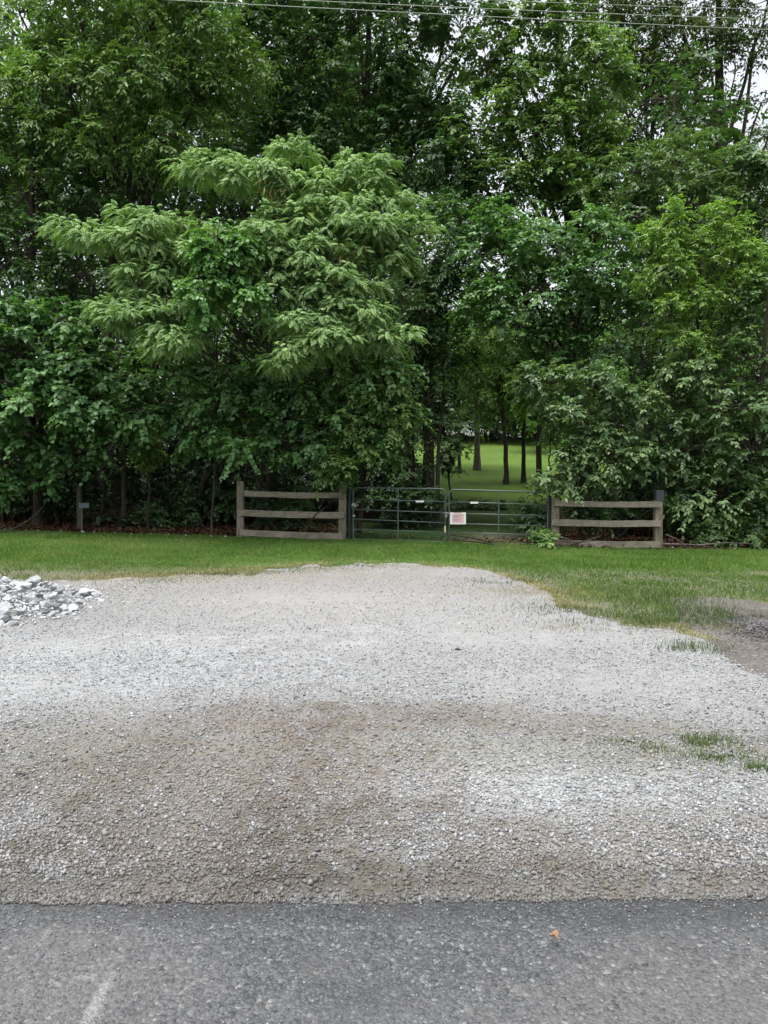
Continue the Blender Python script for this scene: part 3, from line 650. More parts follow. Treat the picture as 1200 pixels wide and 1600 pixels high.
def lobes_px(L, d0):
    """(px, py, rx_px, rz_px, dd, depth_radius) -> metric ellipsoids at real distance d0+dd"""
    out = []
    for l in L:
        px, py, rx, rz = l[:4]; dd = l[4] if len(l) > 4 else 0; ry = l[5] if len(l) > 5 else None
        d = d0+dd; k = d/FPX
        out.append((at(px, py, d), (rx*k, ry if ry else max(0.5, 0.75*rx*k), rz*k)))
    return out
KILL = []   # keep-clear corridors, filled below
def tree(name, label, cat, base, lobes, mat, ls=0.10, br=0.5, dens=1.0, per=16, nleaf=11, trunk_r=0.12, top=None, group=None, bark='bark',
         seed=1, kind='leaf', up=0.5, droop=0.35, wr=0.6, lean=(0, 0), limbs=True, stems=1, wob=0.05, flat_=0.75, bare=None):
    r = np.random.default_rng(seed)
    bx, by = base; bz = h(bx, by)
    root = empty(name, (bx, by, bz), label, cat, group); O = np.array([bx, by, bz])
    C_, D_, B_ = [], [], []
    for lb in lobes:
        c, d = blobs_in(lb, br, dens, r); C_.append(c); D_.append(d); B_.append(br*r.uniform(0.65, 1.3, len(c)))
    cen, out, brr = np.concatenate(C_), np.concatenate(D_), np.concatenate(B_)
    ok = cen[:, 2] > H(cen[:, 0], cen[:, 1])+min(0.25, br*0.2); cen, out, brr = cen[ok], out[ok], brr[ok]
    # ---- wood
    segs = []; zs = [l[0][2] for l in lobes]
    topz = top if top else max(l[0][2]+0.3*l[1][2] for l in lobes)
    cx = np.mean([l[0][0] for l in lobes]); cy = np.mean([l[0][1] for l in lobes])
    for sgi in range(stems):
        off = r.normal(0, 0.12*stems, 2) if stems > 1 else np.zeros(2)
        tx = bx+(cx-bx)*0.7+lean[0]+off[0]*4; ty = by+(cy-by)*0.5+lean[1]+off[1]*4
        K = 12; t = np.linspace(0, 1, K)
        w = r.normal(0, wob*1.0, (K, 2)).cumsum(0)*0.5; w[0] = 0
        hgt = topz-bz
        pts = np.stack([bx+off[0]+(tx-bx-off[0])*t**1.4+w[:, 0], by+off[1]+(ty-by-off[1])*t**1.4+w[:, 1], bz-0.1+hgt*t], -1)
        tr = trunk_r/(stems**0.5); rad = tr*(1-0.80*t)+0.01; rad[0] *= 1.45; pts2 = pts
        segs.append((pts2, rad))
        if sgi == 0: P0, R0 = pts, rad
    if limbs:
        allP = [s for s in segs]
        for lb in lobes:
            c = np.array(lb[0])
            pts, rad = allP[r.integers(len(allP))]
            zt = bz+(c[2]-bz)*r.uniform(0.45, 0.75)-0.2*lb[1][0]
            k = int(np.clip(np.searchsorted(pts[:, 2], max(zt, bz+0.15*(topz-bz))), 1, len(pts)-1))
            L = np.linalg.norm(c-pts[k]); r0 = min(rad[k]*0.55, 0.015+0.012*L)
            bp = bez(pts[k], c, 0.06, r); segs.append((bp, np.linspace(r0, r0*0.35, len(bp))))
        # twigs towards a share of the tufts
        m = min(len(cen), 260); ch = r.choice(len(cen), m, replace=False)
        LC = np.array([l[0] for l in lobes])
        for i in ch:
            j = np.argmin(((LC-cen[i])**2).sum(1)); bp = bez(LC[j], cen[i], 0.03, r, 4); segs.append((bp, np.linspace(0.013, 0.004, 4)*min(1.5, max(0.6, ls/0.10))))
    V, F = tubes_np(segs, 7)
    np_mesh('trunk', V-O, [F], M[bark], root, smooth_=True)
    # ---- foliage
    if kind == 'frond':
        P, ax, nr, ln, wd, ti = frond_leaves(cen, out, brr, per, r)
        V, F = kite_arrays(P, ax, nr, ln, wd, 0.2); tt = ti
    else:
        P, ax, nr, ln, wd, ti = spray_leaves(cen, out, brr, per, nleaf, ls, r, up, droop, flat_, wr)
        ok = P[:, 2] > H(P[:, 0], P[:, 1])+0.03; P, ax, nr, ln, wd, ti = [q[ok] for q in (P, ax, nr, ln, wd, ti)]
        if kind == 'kite': V, F = kite_arrays(P, ax, nr, ln, wd, 0.12); tt = ti
        else: V, F = leaf_arrays(P, ax, nr, ln, wd, 0.25, 0.05); tt = np.repeat(ti, 2)
    np_mesh('crown', V-O, [F], M[mat], root, attr=tt)
    root['n'] = len(P)
    return root, cen
# ------------------------------------------------------------------ the front row of the woods
def B(px, d): return ((px-600)/FPX*d, d)
# feathery silk tree leaning out over the fence
mim = [(455,240,28,16,.9),(330,258,56,14,.8),(400,276,60,16,.6),(470,292,60,18,.7),(575,262,38,16,.9),(560,282,45,14,.9),(612,320,50,10,.9),
       (112,356,30,9,0.1),(160,368,40,10,0.1),(222,345,48,18,0),(215,372,50,16,-.1),(300,360,40,14,.6),(300,398,70,20,.2),(240,430,55,18,.1),(290,462,60,18,0),(200,478,50,16,-.1),(235,500,70,16,-.2),(268,528,40,14,-.4),
       (445,345,60,16,.4),(420,372,66,18,.2),(530,336,80,14,.6),(560,362,80,16,.4),(640,358,42,10,.4),(420,420,60,20,.1),(500,402,80,20,.2),(590,402,55,18,.4),(430,458,60,20,-.1),(520,448,80,22,.1),(470,500,60,18,-.2),(555,490,60,18,.0),(505,530,50,14,-.4),(610,525,46,10,.1),
       (440,562,26,10,-.3),(470,548,30,10,-.3)]
lb = lobes_px(mim, 16.9)
mt, mcen = tree('silk_tree', 'feathery light green silk tree arching over the left fence', 'tree', B(405, 20.4), lb, 'leaf_frond', br=0.32, dens=1.7, per=26,
     trunk_r=0.10, seed=101, kind='frond', stems=2, wob=0.08, top=at(400, 430, 17)[2])
r = np.random.default_rng(5); pc = np.concatenate([np.array(at(px, py, 16.75))+r.normal(0, 1, (k, 3))*np.array([sx, .25, .12]) for px, py, k, sx in ((215,380,34,.22),(505,415,46,.35),(430,300,24,.3),(300,350,12,.3),(545,395,30,.3))])
n = len(pc); V, F = kite_arrays(pc, np.stack([r.normal(0,.2,n), r.normal(0,.2,n), -np.ones(n)], -1), rv(n, r), r.uniform(.10,.2,n), np.full(n,.022))
pods = np_mesh('seed_pods', V-np.array(mt.location), [F], M['pod'], mt, attr=r.random(n)); pods['kind'] = 'stuff'; pods['label'] = 'hanging bunches of tan seed pods'
# heart-leaved vine draped in its middle
vl = lobes_px([(340,372,45,22,0),(330,410,42,26,-.1),(322,448,32,22,-.2),(325,480,9,22,-.3),(385,395,25,20,0),(395,455,20,30,-.1)], 16.35)
tree('climbing_vine', 'round leaved climbing vine draped in the middle of the silk tree', 'vine', (B(330,18.5)[0], 18.5), vl, 'leaf_vine', ls=0.105, br=0.28, dens=1.5, per=9, nleaf=8, trunk_r=0.02, seed=102, wr=0.95, limbs=True, up=0.2, droop=0.6, stems=1)

front = [
 ('maple_tree','layered dark green maple at the far left with low hanging boughs','tree',B(60,19.6),
   [(20,545,80,34,-.3),(90,500,60,24,0),(30,600,60,34,-.5),(110,590,70,32,-.4),(60,650,75,26,-.6),(150,630,60,30,-.5),(15,500,50,20,0),(-80,560,70,60,0),(180,590,50,28,-.2),(-40,640,60,40,0),(215,640,50,26,-.3),(120,545,50,24,.2),(30,700,60,24,-.2),(110,700,50,22,0),(190,690,40,20,0),(20,750,50,24,.2)],18.2,'leaf_maple',dict(ls=.13,br=.46,dens=1.15,per=13,nleaf=9,wr=.9,seed=111,droop=.4)),
 ('maple_tree','bushy maple beneath the silk tree, above the left rail fence','tree',B(300,20.4),
   [(270,580,70,36,0),(340,610,70,36,-.2),(420,600,80,40,0),(380,660,60,34,-.5),(300,660,60,30,-.2),(500,600,80,40,0),(570,590,70,40,-.5),(600,640,45,30,-.6),(530,660,70,30,-.5),(460,690,60,24,-.5),(380,700,30,24,-.8),(560,690,60,22,-.4),(240,560,40,24,.3)],18.4,'leaf_maple',dict(ls=.12,br=.46,dens=1.0,per=13,nleaf=9,wr=.9,seed=112,droop=.45,stems=2)),
 ('ash_tree','leafy sapling with bright arching sprays left of the gate','tree',B(560,19.6),
   [(560,575,62,22,0),(600,600,45,25,-.1),(620,640,28,30,-.1),(585,650,45,30,-.1),(560,690,40,25,0),(530,735,40,22,-.1),(600,705,30,18,.2)],17.6,'leaf_mid',dict(ls=.11,br=.36,dens=1.1,per=13,nleaf=10,wr=.5,seed=113,trunk_r=.05)),
 ('broadleaf_tree','tall dark tree at the left edge behind the maple','tree',B(40,22.0),
   [(30,400,90,70,0),(120,430,70,60,.3),(40,300,90,60,.6),(-60,350,90,110,0),(140,330,60,50,.8),(-60,200,90,90,1),(60,200,70,60,1),(30,470,80,40,-.6)],20.6,'leaf_dark',dict(ls=.13,br=.6,dens=.95,per=13,nleaf=9,wr=.6,seed=114,trunk_r=.2)),
 ('hickory_tree','tall green tree filling the upper left with drooping leaf sprays','tree',B(165,24.0),
   [(130,60,90,50,0),(230,50,80,50,0),(110,140,90,50,-.2),(230,130,80,50,-.3),(300,60,70,50,0),(310,150,60,40,.2),(150,220,90,40,0),(270,215,80,36,0),(200,-40,140,60,0),(60,90,40,30,.6),(360,110,60,50,.4),(330,-50,80,50,.5),(30,170,60,50,0),(40,250,60,50,.2),(30,20,30,20,.5)],21.6,'leaf_mid',dict(ls=.15,br=.62,dens=1.0,per=13,nleaf=9,wr=.45,seed=115,trunk_r=.26,droop=.5)),
 ('oak_tree','tall oak in the upper middle with sky showing through its top','tree',B(560,26.5),
   [(470,60,60,50,0),(560,40,70,50,0),(640,70,60,45,0),(440,150,50,40,0),(560,130,80,46,0),(650,150,60,40,0),(520,210,80,36,0),(620,220,80,40,0),(690,190,50,40,0),(700,30,50,25,0),(480,-40,90,40,0),(620,-40,90,40,0),(400,210,50,25,0),(460,270,60,30,0),(590,300,80,40,0),(690,290,60,50,0),(690,250,50,30,-.8),(715,75,30,22,0),(760,30,40,26,0),(420,40,50,30,0)],24.4,'leaf_dark',dict(ls=.16,br=.68,dens=.9,per=13,nleaf=9,wr=.55,seed=116,trunk_r=.3)),
 ('broadleaf_tree','dark tree right of the silk tree, above the gate opening','tree',B(640,22.6),
   [(680,400,50,50,0),(700,470,55,50,0),(640,460,60,60,.3),(690,550,34,50,.2),(640,560,60,60,.4),(650,650,34,50,.4),(720,340,60,40,.5),(640,720,30,40,.4),(600,690,50,60,.8),(720,430,45,50,.5)],20.8,'leaf_dark',dict(ls=.12,br=.52,dens=1.0,per=13,nleaf=9,wr=.6,seed=117,trunk_r=.16)),
 ('maple_tree','rounded deep green maple hanging over the gate from the right','tree',B(905,22.2),
   [(800,345,50,28,0),(790,400,60,40,0),(745,400,50,40,1.0),(800,425,60,40,1.2),(730,350,40,30,1.2),(870,380,55,40,0),(930,365,50,34,0),(830,450,70,40,0),(920,440,60,36,-.1),(760,470,50,34,.1),(810,510,60,30,.2),(900,500,60,40,.2),(960,430,50,40,.2),(960,500,40,50,.3),(870,550,60,30,.4)],19.8,'leaf_maple',dict(ls=.12,br=.50,dens=1.05,per=13,nleaf=9,wr=.75,seed=118,trunk_r=.18)),
 ('dogwood_tree','small light leaved tree over the right rail fence beside the gate','tree',B(930,19.6),
   [(860,600,50,24,0),(930,605,60,28,0),(990,620,40,30,.1),(900,650,50,28,-.2),(960,660,60,34,0),(890,700,45,26,-.2),(950,710,60,28,-.2),(870,745,28,18,-.3),(905,745,40,18,-.1),(1000,700,40,40,.1),(835,590,25,18,.1)],18.0,'leaf_grey',dict(ls=.115,br=.40,dens=1.15,per=12,nleaf=9,wr=.6,seed=119,trunk_r=.06,stems=2)),
 ('locust_tree','yellow green tree top at the right edge','tree',B(1110,20.0),
   [(1040,350,36,26,0),(1130,350,40,26,.1),(1180,400,40,34,.1),(1050,370,45,34,0),(1040,430,40,34,-.1),(1050,490,44,30,-.2),(1080,540,30,34,-.3),(1110,400,40,34,0),(1150,380,36,30,.2),(1140,440,44,30,0),(1090,460,36,30,-.1)],18.4,'leaf_bright',dict(ls=.095,br=.38,dens=1.1,per=14,nleaf=11,wr=.45,seed=120,trunk_r=.09)),
 ('elm_tree','green tree at the right edge with pale leaves down to the ground','tree',B(1150,20.3),
   [(1090,580,70,40,-.3),(1170,560,60,40,-.3),(1050,620,50,40,-.1),(1130,640,70,44,-.5),(1080,700,70,44,-.3),(1170,700,70,50,-.4),(1110,770,80,46,-.2),(1200,780,60,50,-.2),(1060,770,40,40,.2),(1230,620,70,60,0),(1210,470,60,50,0),(1180,500,50,40,.1),(1250,740,60,60,0),(1140,820,70,26,-.2),(1210,830,60,26,-.1)],18.5,'leaf_grey',dict(ls=.12,br=.46,dens=1.05,per=12,nleaf=9,wr=.6,seed=121,trunk_r=.14,stems=2)),
 ('broadleaf_tree','grey green tree behind the yellow green crown at the right','tree',B(1090,23.0),
   [(990,270,50,30,0),(1060,250,60,36,0),(1130,270,60,36,0),(1190,300,50,50,0),(1000,340,50,40,0),(1080,320,60,40,0),(1240,330,60,70,0),(1180,370,50,40,0),(1100,420,60,50,.2),(1190,250,50,30,0),(1000,430,40,40,.2),(1050,530,80,60,.6),(1180,450,50,60,.2)],21.2,'leaf_grey',dict(ls=.13,br=.52,dens=.95,per=12,nleaf=9,wr=.55,seed=122,trunk_r=.18)),
 ('oak_tree','broad dark tree over the middle right with sky gaps in it','tree',B(915,25.5),
   [(760,100,50,30,0),(830,130,70,40,0),(760,200,70,45,0),(840,210,70,45,0),(910,180,60,40,0),(790,290,70,40,0),(880,290,70,40,0),(940,260,40,36,0),(870,60,60,36,0),(930,100,60,50,0),(760,350,60,34,.2),(900,350,60,30,.2),(740,270,50,40,0),(870,0,60,30,0),(960,210,30,30,0),(790,50,34,26,0)],24.0,'leaf_mid',dict(ls=.155,br=.62,dens=.95,per=13,nleaf=9,wr=.6,seed=123,trunk_r=.24)),
 ('walnut_tree','tall open tree at the upper right with forked bare trunk','tree',B(1127,31.0),
   [(970,40,60,50,0),(1040,60,60,50,0),(1100,40,60,50,0),(1010,130,60,40,0),(1080,110,36,26,0),(1180,60,40,40,0),(1150,110,34,26,0),(1200,215,26,14,0),(1070,170,30,22,0),(960,130,40,40,0),(1050,-30,120,50,0),(1190,160,20,14,0),(960,200,36,26,0),(1030,190,40,22,0),(1200,0,60,50,0),(940,-20,80,40,0)],29.5,'leaf_olive',dict(ls=.17,br=.75,dens=.95,per=13,nleaf=9,wr=.4,seed=124,trunk_r=.46,bark='bark',stems=1,droop=.6,lean=(.8,0))),
]
for nm, lab, cat, base, L, d0, mat, kw in front:
    kw['dens'] = kw.get('dens', 1)*(1.8 if d0 > 21 and nm != 'walnut_tree' else 1.2)
    tree(nm, lab, cat, base, lobes_px(L, d0), mat, **kw)

# ------------------------------------------------------------------ undergrowth behind and beside the fences
def shrub(px, py, rx, rz, d, mat, label, seed, name='shrub', **kw):
    b = B(px, d); gz = h(*b); c = at(px, py, d); k = d/FPX
    lobes = [((c[0]+o[0]*rx*k, d+o[1]*0.4, max(gz+0.3*rz*k, c[2]+o[2]*rz*k)), (rx*k*.55, 0.5, rz*k*.6)) for o in ((-.45,0,-.3),(.45,0,-.2),(0,.5,.35),(0,-.4,-.5))]
    a = dict(ls=.10, br=.34, dens=1.1, per=10, nleaf=9, trunk_r=.03, stems=3, seed=seed); a.update(kw)
    return tree(name, label, 'shrub', b, lobes, mat, **a)
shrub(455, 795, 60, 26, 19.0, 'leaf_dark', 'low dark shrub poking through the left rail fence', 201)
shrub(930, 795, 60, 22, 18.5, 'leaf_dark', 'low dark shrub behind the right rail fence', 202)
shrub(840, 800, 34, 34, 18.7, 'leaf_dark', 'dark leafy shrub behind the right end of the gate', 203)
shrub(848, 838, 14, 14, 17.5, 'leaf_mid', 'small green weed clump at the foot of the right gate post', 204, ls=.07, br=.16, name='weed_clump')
shrub(232, 703, 20, 24, 19.2, 'leaf_sunlit', 'small added sapling painted sunlit yellow green in the dark gap under the left trees', 215, ls=.08, br=.2, dens=.7, stems=1)  # added bush, bright leaves standing in for lit foliage beyond the gap
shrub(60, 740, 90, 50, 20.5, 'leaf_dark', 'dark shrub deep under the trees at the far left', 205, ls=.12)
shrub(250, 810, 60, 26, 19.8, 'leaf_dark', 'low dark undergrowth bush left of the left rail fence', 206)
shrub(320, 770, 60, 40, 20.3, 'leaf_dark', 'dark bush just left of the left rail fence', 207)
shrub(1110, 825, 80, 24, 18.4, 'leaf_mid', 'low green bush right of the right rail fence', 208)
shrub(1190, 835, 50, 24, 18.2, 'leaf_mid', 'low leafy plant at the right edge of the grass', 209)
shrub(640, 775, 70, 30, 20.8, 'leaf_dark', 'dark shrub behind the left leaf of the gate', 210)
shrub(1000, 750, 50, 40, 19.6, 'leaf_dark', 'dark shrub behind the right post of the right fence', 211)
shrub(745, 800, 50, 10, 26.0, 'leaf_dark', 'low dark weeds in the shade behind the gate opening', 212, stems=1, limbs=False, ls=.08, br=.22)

# ------------------------------------------------------------------ the depth of the woods
rb = np.random.default_rng(77)
deep = []
protos = []
def vol_tree(name, label, cat, x, y, hgt, rad, mat, seed, group, ls=.2, br=.95, dens=.75, low=0.3, tr=.2, n=9, **kw):
    r = np.random.default_rng(seed); gz = h(x, y); L = []
    for i in range(n):
        t = (i+.5)/n; zz = gz+hgt*(low+(1-low)*t); rr = rad*math.sin(math.pi*min(0.95, 0.25+0.7*t))
        a = i*2.4+r.uniform(0, 1); L.append(((x+math.cos(a)*rr*.55, y+math.sin(a)*rr*.55, zz), (rad*.55, rad*.55, hgt*(1-low)/n*1.3)))
    a = dict(ls=ls, br=br, dens=dens, per=12, nleaf=8, trunk_r=tr, kind='kite', wr=.7, seed=seed); a.update(kw)
    return tree(name, label, cat, (x, y), L, mat, group=group, **a)
def copy_tree(root, x, y, rz, s):
    c = root.copy(); C.objects.link(c); c.location = (x, y, h(x, y)); c.rotation_euler = (0, 0, rz); c.scale = (s, s, s)
    for ch in root.children:
        k = ch.copy(); C.objects.link(k); k.parent = c
    return c
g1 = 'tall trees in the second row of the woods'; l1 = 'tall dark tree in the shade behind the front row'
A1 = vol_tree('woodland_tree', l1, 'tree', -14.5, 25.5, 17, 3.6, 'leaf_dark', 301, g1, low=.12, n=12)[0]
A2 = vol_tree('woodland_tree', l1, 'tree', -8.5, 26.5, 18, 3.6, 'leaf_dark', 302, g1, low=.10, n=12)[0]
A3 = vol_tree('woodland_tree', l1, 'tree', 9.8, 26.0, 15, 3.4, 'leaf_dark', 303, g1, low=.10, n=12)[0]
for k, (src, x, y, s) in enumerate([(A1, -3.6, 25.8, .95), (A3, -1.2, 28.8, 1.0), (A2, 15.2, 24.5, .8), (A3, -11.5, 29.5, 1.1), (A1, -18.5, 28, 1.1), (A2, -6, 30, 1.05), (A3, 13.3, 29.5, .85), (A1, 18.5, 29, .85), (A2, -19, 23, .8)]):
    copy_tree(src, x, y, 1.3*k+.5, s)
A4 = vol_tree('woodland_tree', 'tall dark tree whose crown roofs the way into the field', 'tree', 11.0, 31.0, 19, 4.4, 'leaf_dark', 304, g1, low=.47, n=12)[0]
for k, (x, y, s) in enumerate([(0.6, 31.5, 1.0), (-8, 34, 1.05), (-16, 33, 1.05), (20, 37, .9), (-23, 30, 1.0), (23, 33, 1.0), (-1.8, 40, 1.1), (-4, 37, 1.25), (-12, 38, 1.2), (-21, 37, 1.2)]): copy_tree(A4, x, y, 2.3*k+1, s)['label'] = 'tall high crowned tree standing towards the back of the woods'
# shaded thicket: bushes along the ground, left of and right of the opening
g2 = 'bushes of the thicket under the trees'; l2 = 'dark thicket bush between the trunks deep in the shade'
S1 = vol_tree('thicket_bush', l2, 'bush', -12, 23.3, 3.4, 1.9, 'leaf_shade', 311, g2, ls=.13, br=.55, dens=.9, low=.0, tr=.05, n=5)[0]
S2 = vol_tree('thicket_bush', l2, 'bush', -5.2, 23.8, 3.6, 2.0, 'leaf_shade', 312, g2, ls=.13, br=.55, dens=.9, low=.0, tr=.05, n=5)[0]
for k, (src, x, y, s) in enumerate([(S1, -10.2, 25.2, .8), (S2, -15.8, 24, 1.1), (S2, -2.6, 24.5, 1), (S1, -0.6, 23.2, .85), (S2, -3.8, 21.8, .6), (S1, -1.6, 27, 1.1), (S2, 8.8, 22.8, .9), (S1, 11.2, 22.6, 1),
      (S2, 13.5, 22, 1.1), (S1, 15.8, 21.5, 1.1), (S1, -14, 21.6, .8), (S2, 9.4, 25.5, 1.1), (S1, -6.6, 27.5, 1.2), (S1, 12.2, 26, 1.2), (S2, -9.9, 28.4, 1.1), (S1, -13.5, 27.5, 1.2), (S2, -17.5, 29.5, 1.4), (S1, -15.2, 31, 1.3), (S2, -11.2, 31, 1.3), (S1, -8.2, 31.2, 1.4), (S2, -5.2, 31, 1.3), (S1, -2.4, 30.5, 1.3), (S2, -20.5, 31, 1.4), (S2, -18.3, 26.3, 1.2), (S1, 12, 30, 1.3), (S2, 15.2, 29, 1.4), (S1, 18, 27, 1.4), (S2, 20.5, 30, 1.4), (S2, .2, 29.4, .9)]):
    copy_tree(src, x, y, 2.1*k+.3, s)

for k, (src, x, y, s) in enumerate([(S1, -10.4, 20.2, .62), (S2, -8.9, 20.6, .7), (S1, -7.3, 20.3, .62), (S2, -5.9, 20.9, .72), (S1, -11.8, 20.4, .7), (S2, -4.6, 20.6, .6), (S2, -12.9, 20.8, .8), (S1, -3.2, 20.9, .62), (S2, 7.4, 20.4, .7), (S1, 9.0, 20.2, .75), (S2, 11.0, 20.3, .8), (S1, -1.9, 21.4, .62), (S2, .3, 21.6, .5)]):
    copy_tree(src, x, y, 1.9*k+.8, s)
# slim trunks one can pick out in the dark
def pole(px, pybase_d, toppx, tz, rad, label, seed, bark='bark', grp='slim trunks standing in the shade'):
    x, y = B(px, pybase_d); r = np.random.default_rng(seed); gz = h(x, y); tx = (toppx-600)/FPX*pybase_d
    root = empty('slender_tree', (x, y, gz), label, 'tree', grp)
    t = np.linspace(0, 1, 10); w = r.normal(0, .035, (10, 2)).cumsum(0); w[0] = 0
    pts = np.stack([(tx-x)*t+w[:, 0], w[:, 1], -0.1+tz*t], -1); rd = rad*(1-.6*t); rd[0] *= 1.4
    segs = [(pts, rd)]
    for _ in range(4):
        k = r.integers(4, 9); e = pts[k]+np.array([r.normal(0, .8), r.normal(0, .5), r.uniform(.4, 1.2)]); bp = bez(pts[k], e, .05, r, 5); segs.append((bp, np.linspace(rd[k]*.5, .008, 5)))
    V, F = tubes_np(segs, 7); np_mesh('trunk', V, [F], M[bark], root, smooth_=True)
    cen = np.array([s[0][-1] for s in segs]); o = nz(cen*0+np.array([0, 0, 1.]))
    P, ax, nr, ln, wd, ti = spray_leaves(cen, o, np.full(len(cen), .5), 10, 8, .12, r)
    V, F = kite_arrays(P, ax, nr, ln, wd); np_mesh('crown', V, [F], M['leaf_dark'], root, attr=ti)
PL = ['thin trunk in the shade at the very left edge of the woods', 'slim trunk in the shade, second from the left edge', 'thin trunk in the shade left of the short grey post',
      'slim trunk in the shade a little right of the short grey post', 'paler straight trunk in the shade between the grey post and left rail fence', 'thin stem in the shade below the small sunlit gap at the left',
      'slim trunk in the shade midway between sunlit gap and left rail fence', 'thin leaning stem close to the grass, left of the rail fence', 'slim trunk in the shade just left of the left rail fence',
      'dark trunk behind the left gate leaf, middle of the dark cluster', 'dark trunk behind the left gate leaf, second from the field opening', 'thickest dark trunk at the left rim of the field opening',
      'slender dark trunk nearest the field opening on its left', 'thin trunk behind the left gate leaf, leftmost of the dark cluster', 'trunk in the shade just right of the right rail fence',
      'thin stem in the shade right of the right rail fence', 'thin stem behind the right rail fence near its outer post', 'dark thick trunk behind the outer post of the right rail fence',
      'slim stem behind the middle of the right rail fence', 'slim stem rising among the pale leaved bushes at the right edge']
for i, (a, d, b, tz, rr) in enumerate([(18,20.5,24,6,.05),(38,20.9,34,6,.07),(90,20.0,96,6,.05),(165,20.6,158,6,.06),(192,19.7,186,6,.075),(222,21,228,5,.04),(262,21,258,6,.05),(290,20.4,300,5,.04),(345,20.6,338,5,.05),
      (645,21.4,640,7,.09),(660,21.8,664,7,.10),(672,22.4,668,7,.12),(684,21.2,690,6,.07),(628,21.2,622,7,.06),(1040,20.2,1050,6,.09),(1075,20.3,1078,6,.05),(985,20.8,980,6,.05),(1012,21.5,1006,7,.10),(905,21,912,6,.06),(1120,20.5,1135,6,.06)]):
    pole(a, d, b, tz, rr, PL[i], 400+i)

# ------------------------------------------------------------------ the field behind: scattered trees, far treeline
fld = [('leaning_tree','thin leaning dark trunk at the left side of the sunny field',718,42,703,9,2.4,.09,'leaf_dark'),
       ('field_tree','straight grey trunk with flared foot in the middle of the field',745,44,744,11,2.6,.19,'leaf_mid'),
       ('field_tree','short dark trunk at the right of the field, left of a thicker one',818,37,817,8,2.0,.11,'leaf_mid'),
       ('field_tree','thick black trunk at the right of the field near the fence bushes',842,35.5,846,8,2.2,.15,'leaf_mid'),
       ]
for i, (nm, lab, px, d, tpx, hg, rd, tr, mt_) in enumerate(fld):
    x, y = B(px, d); gz = h(x, y)
    L = []
    rr_ = np.random.default_rng(500+i)
    lowz = 0.58; mt_ = 'leaf_far' if d > 38 else 'leaf_mid'
    for k in range(7):
        t = (k+.5)/7; zz = gz+hg*(lowz+(1-lowz)*t); a = k*2.4; q = rd*math.sin(math.pi*min(.95, .3+.65*t))
        L.append(((x+math.cos(a)*q*.6, y+math.sin(a)*q*.6, zz), (rd*.6, rd*.6, hg*.12)))
    tree(nm, lab, 'tree', (x, y), L, mt_, ls=.22, br=.8, dens=.8, per=12, nleaf=8, trunk_r=tr, kind='kite', wr=.6, seed=500+i, group='trees scattered over the field behind the gate',
         bark='bark_pale' if 'pale' in lab or 'grey' in lab else 'bark', lean=((tpx-px)/FPX*d, 0))
tree('weeping_tree', 'pale green weeping crown hanging over the middle of the field', 'tree', B(790, 35.5), lobes_px([(765,530,40,26,0),(745,570,30,30,0),(790,570,34,34,0),(770,610,36,26,0),(740,625,16,20,0),(800,625,26,20,.3),(765,655,24,12,.3)], 35.5), 'leaf_sunlit', ls=.16, br=.5, dens=1.5, per=12, nleaf=9, trunk_r=.12, kind='kite', wr=.45, seed=520, droop=.8, group='trees scattered over the field behind the gate')  # lit look of this crown comes from its brightened leaf colour
shrub(704, 690, 24, 46, 25.0, 'leaf_grey', 'pale leaved shrub at the left side of the opening behind the gate', 213, ls=.11, br=.32, dens=.8, stems=1)
shrub(860, 640, 30, 40, 27.0, 'leaf_mid', 'airy green shrub at the right side of the opening behind the gate', 214, ls=.12, br=.36, dens=.8, stems=1)
g3 = 'distant trees closing off the field'; l3 = 'distant green tree at the back of the field'
F1 = vol_tree('far_tree', l3, 'tree', 2, 82, 17, 6.5, 'leaf_far', 601, g3, ls=.42, br=1.7, dens=.9, low=.08, tr=.3, n=8)[0]
F2 = vol_tree('far_tree', l3, 'tree', 12, 80, 15, 6.0, 'leaf_far', 602, g3, ls=.42, br=1.7, dens=.9, low=.08, tr=.3, n=8)[0]
for k in range(12):
    x = -52+k*8.6+rb.normal(0, 1); copy_tree((F1, F2)[k % 2], x, 84+rb.uniform(0, 10), k*1.1, rb.uniform(.75, 1.05))
for k in range(13): copy_tree((S1, S2)[k % 2], -14+k*3.0+rb.uniform(-.6, .6), 71+rb.uniform(0, 5), k*1.3, rb.uniform(2.5, 3.2))['label'] = 'bush at the far rim of the field'
for k, (x, y, s) in enumerate([(20, 55, .75), (26, 48, .7), (-20, 52, .8), (-28, 46, .8), (30, 62, .9), (-12, 62, .7), (14.5, 60, .65)]):
    copy_tree((F1, F2)[k % 2], x, y, k*1.7, s)

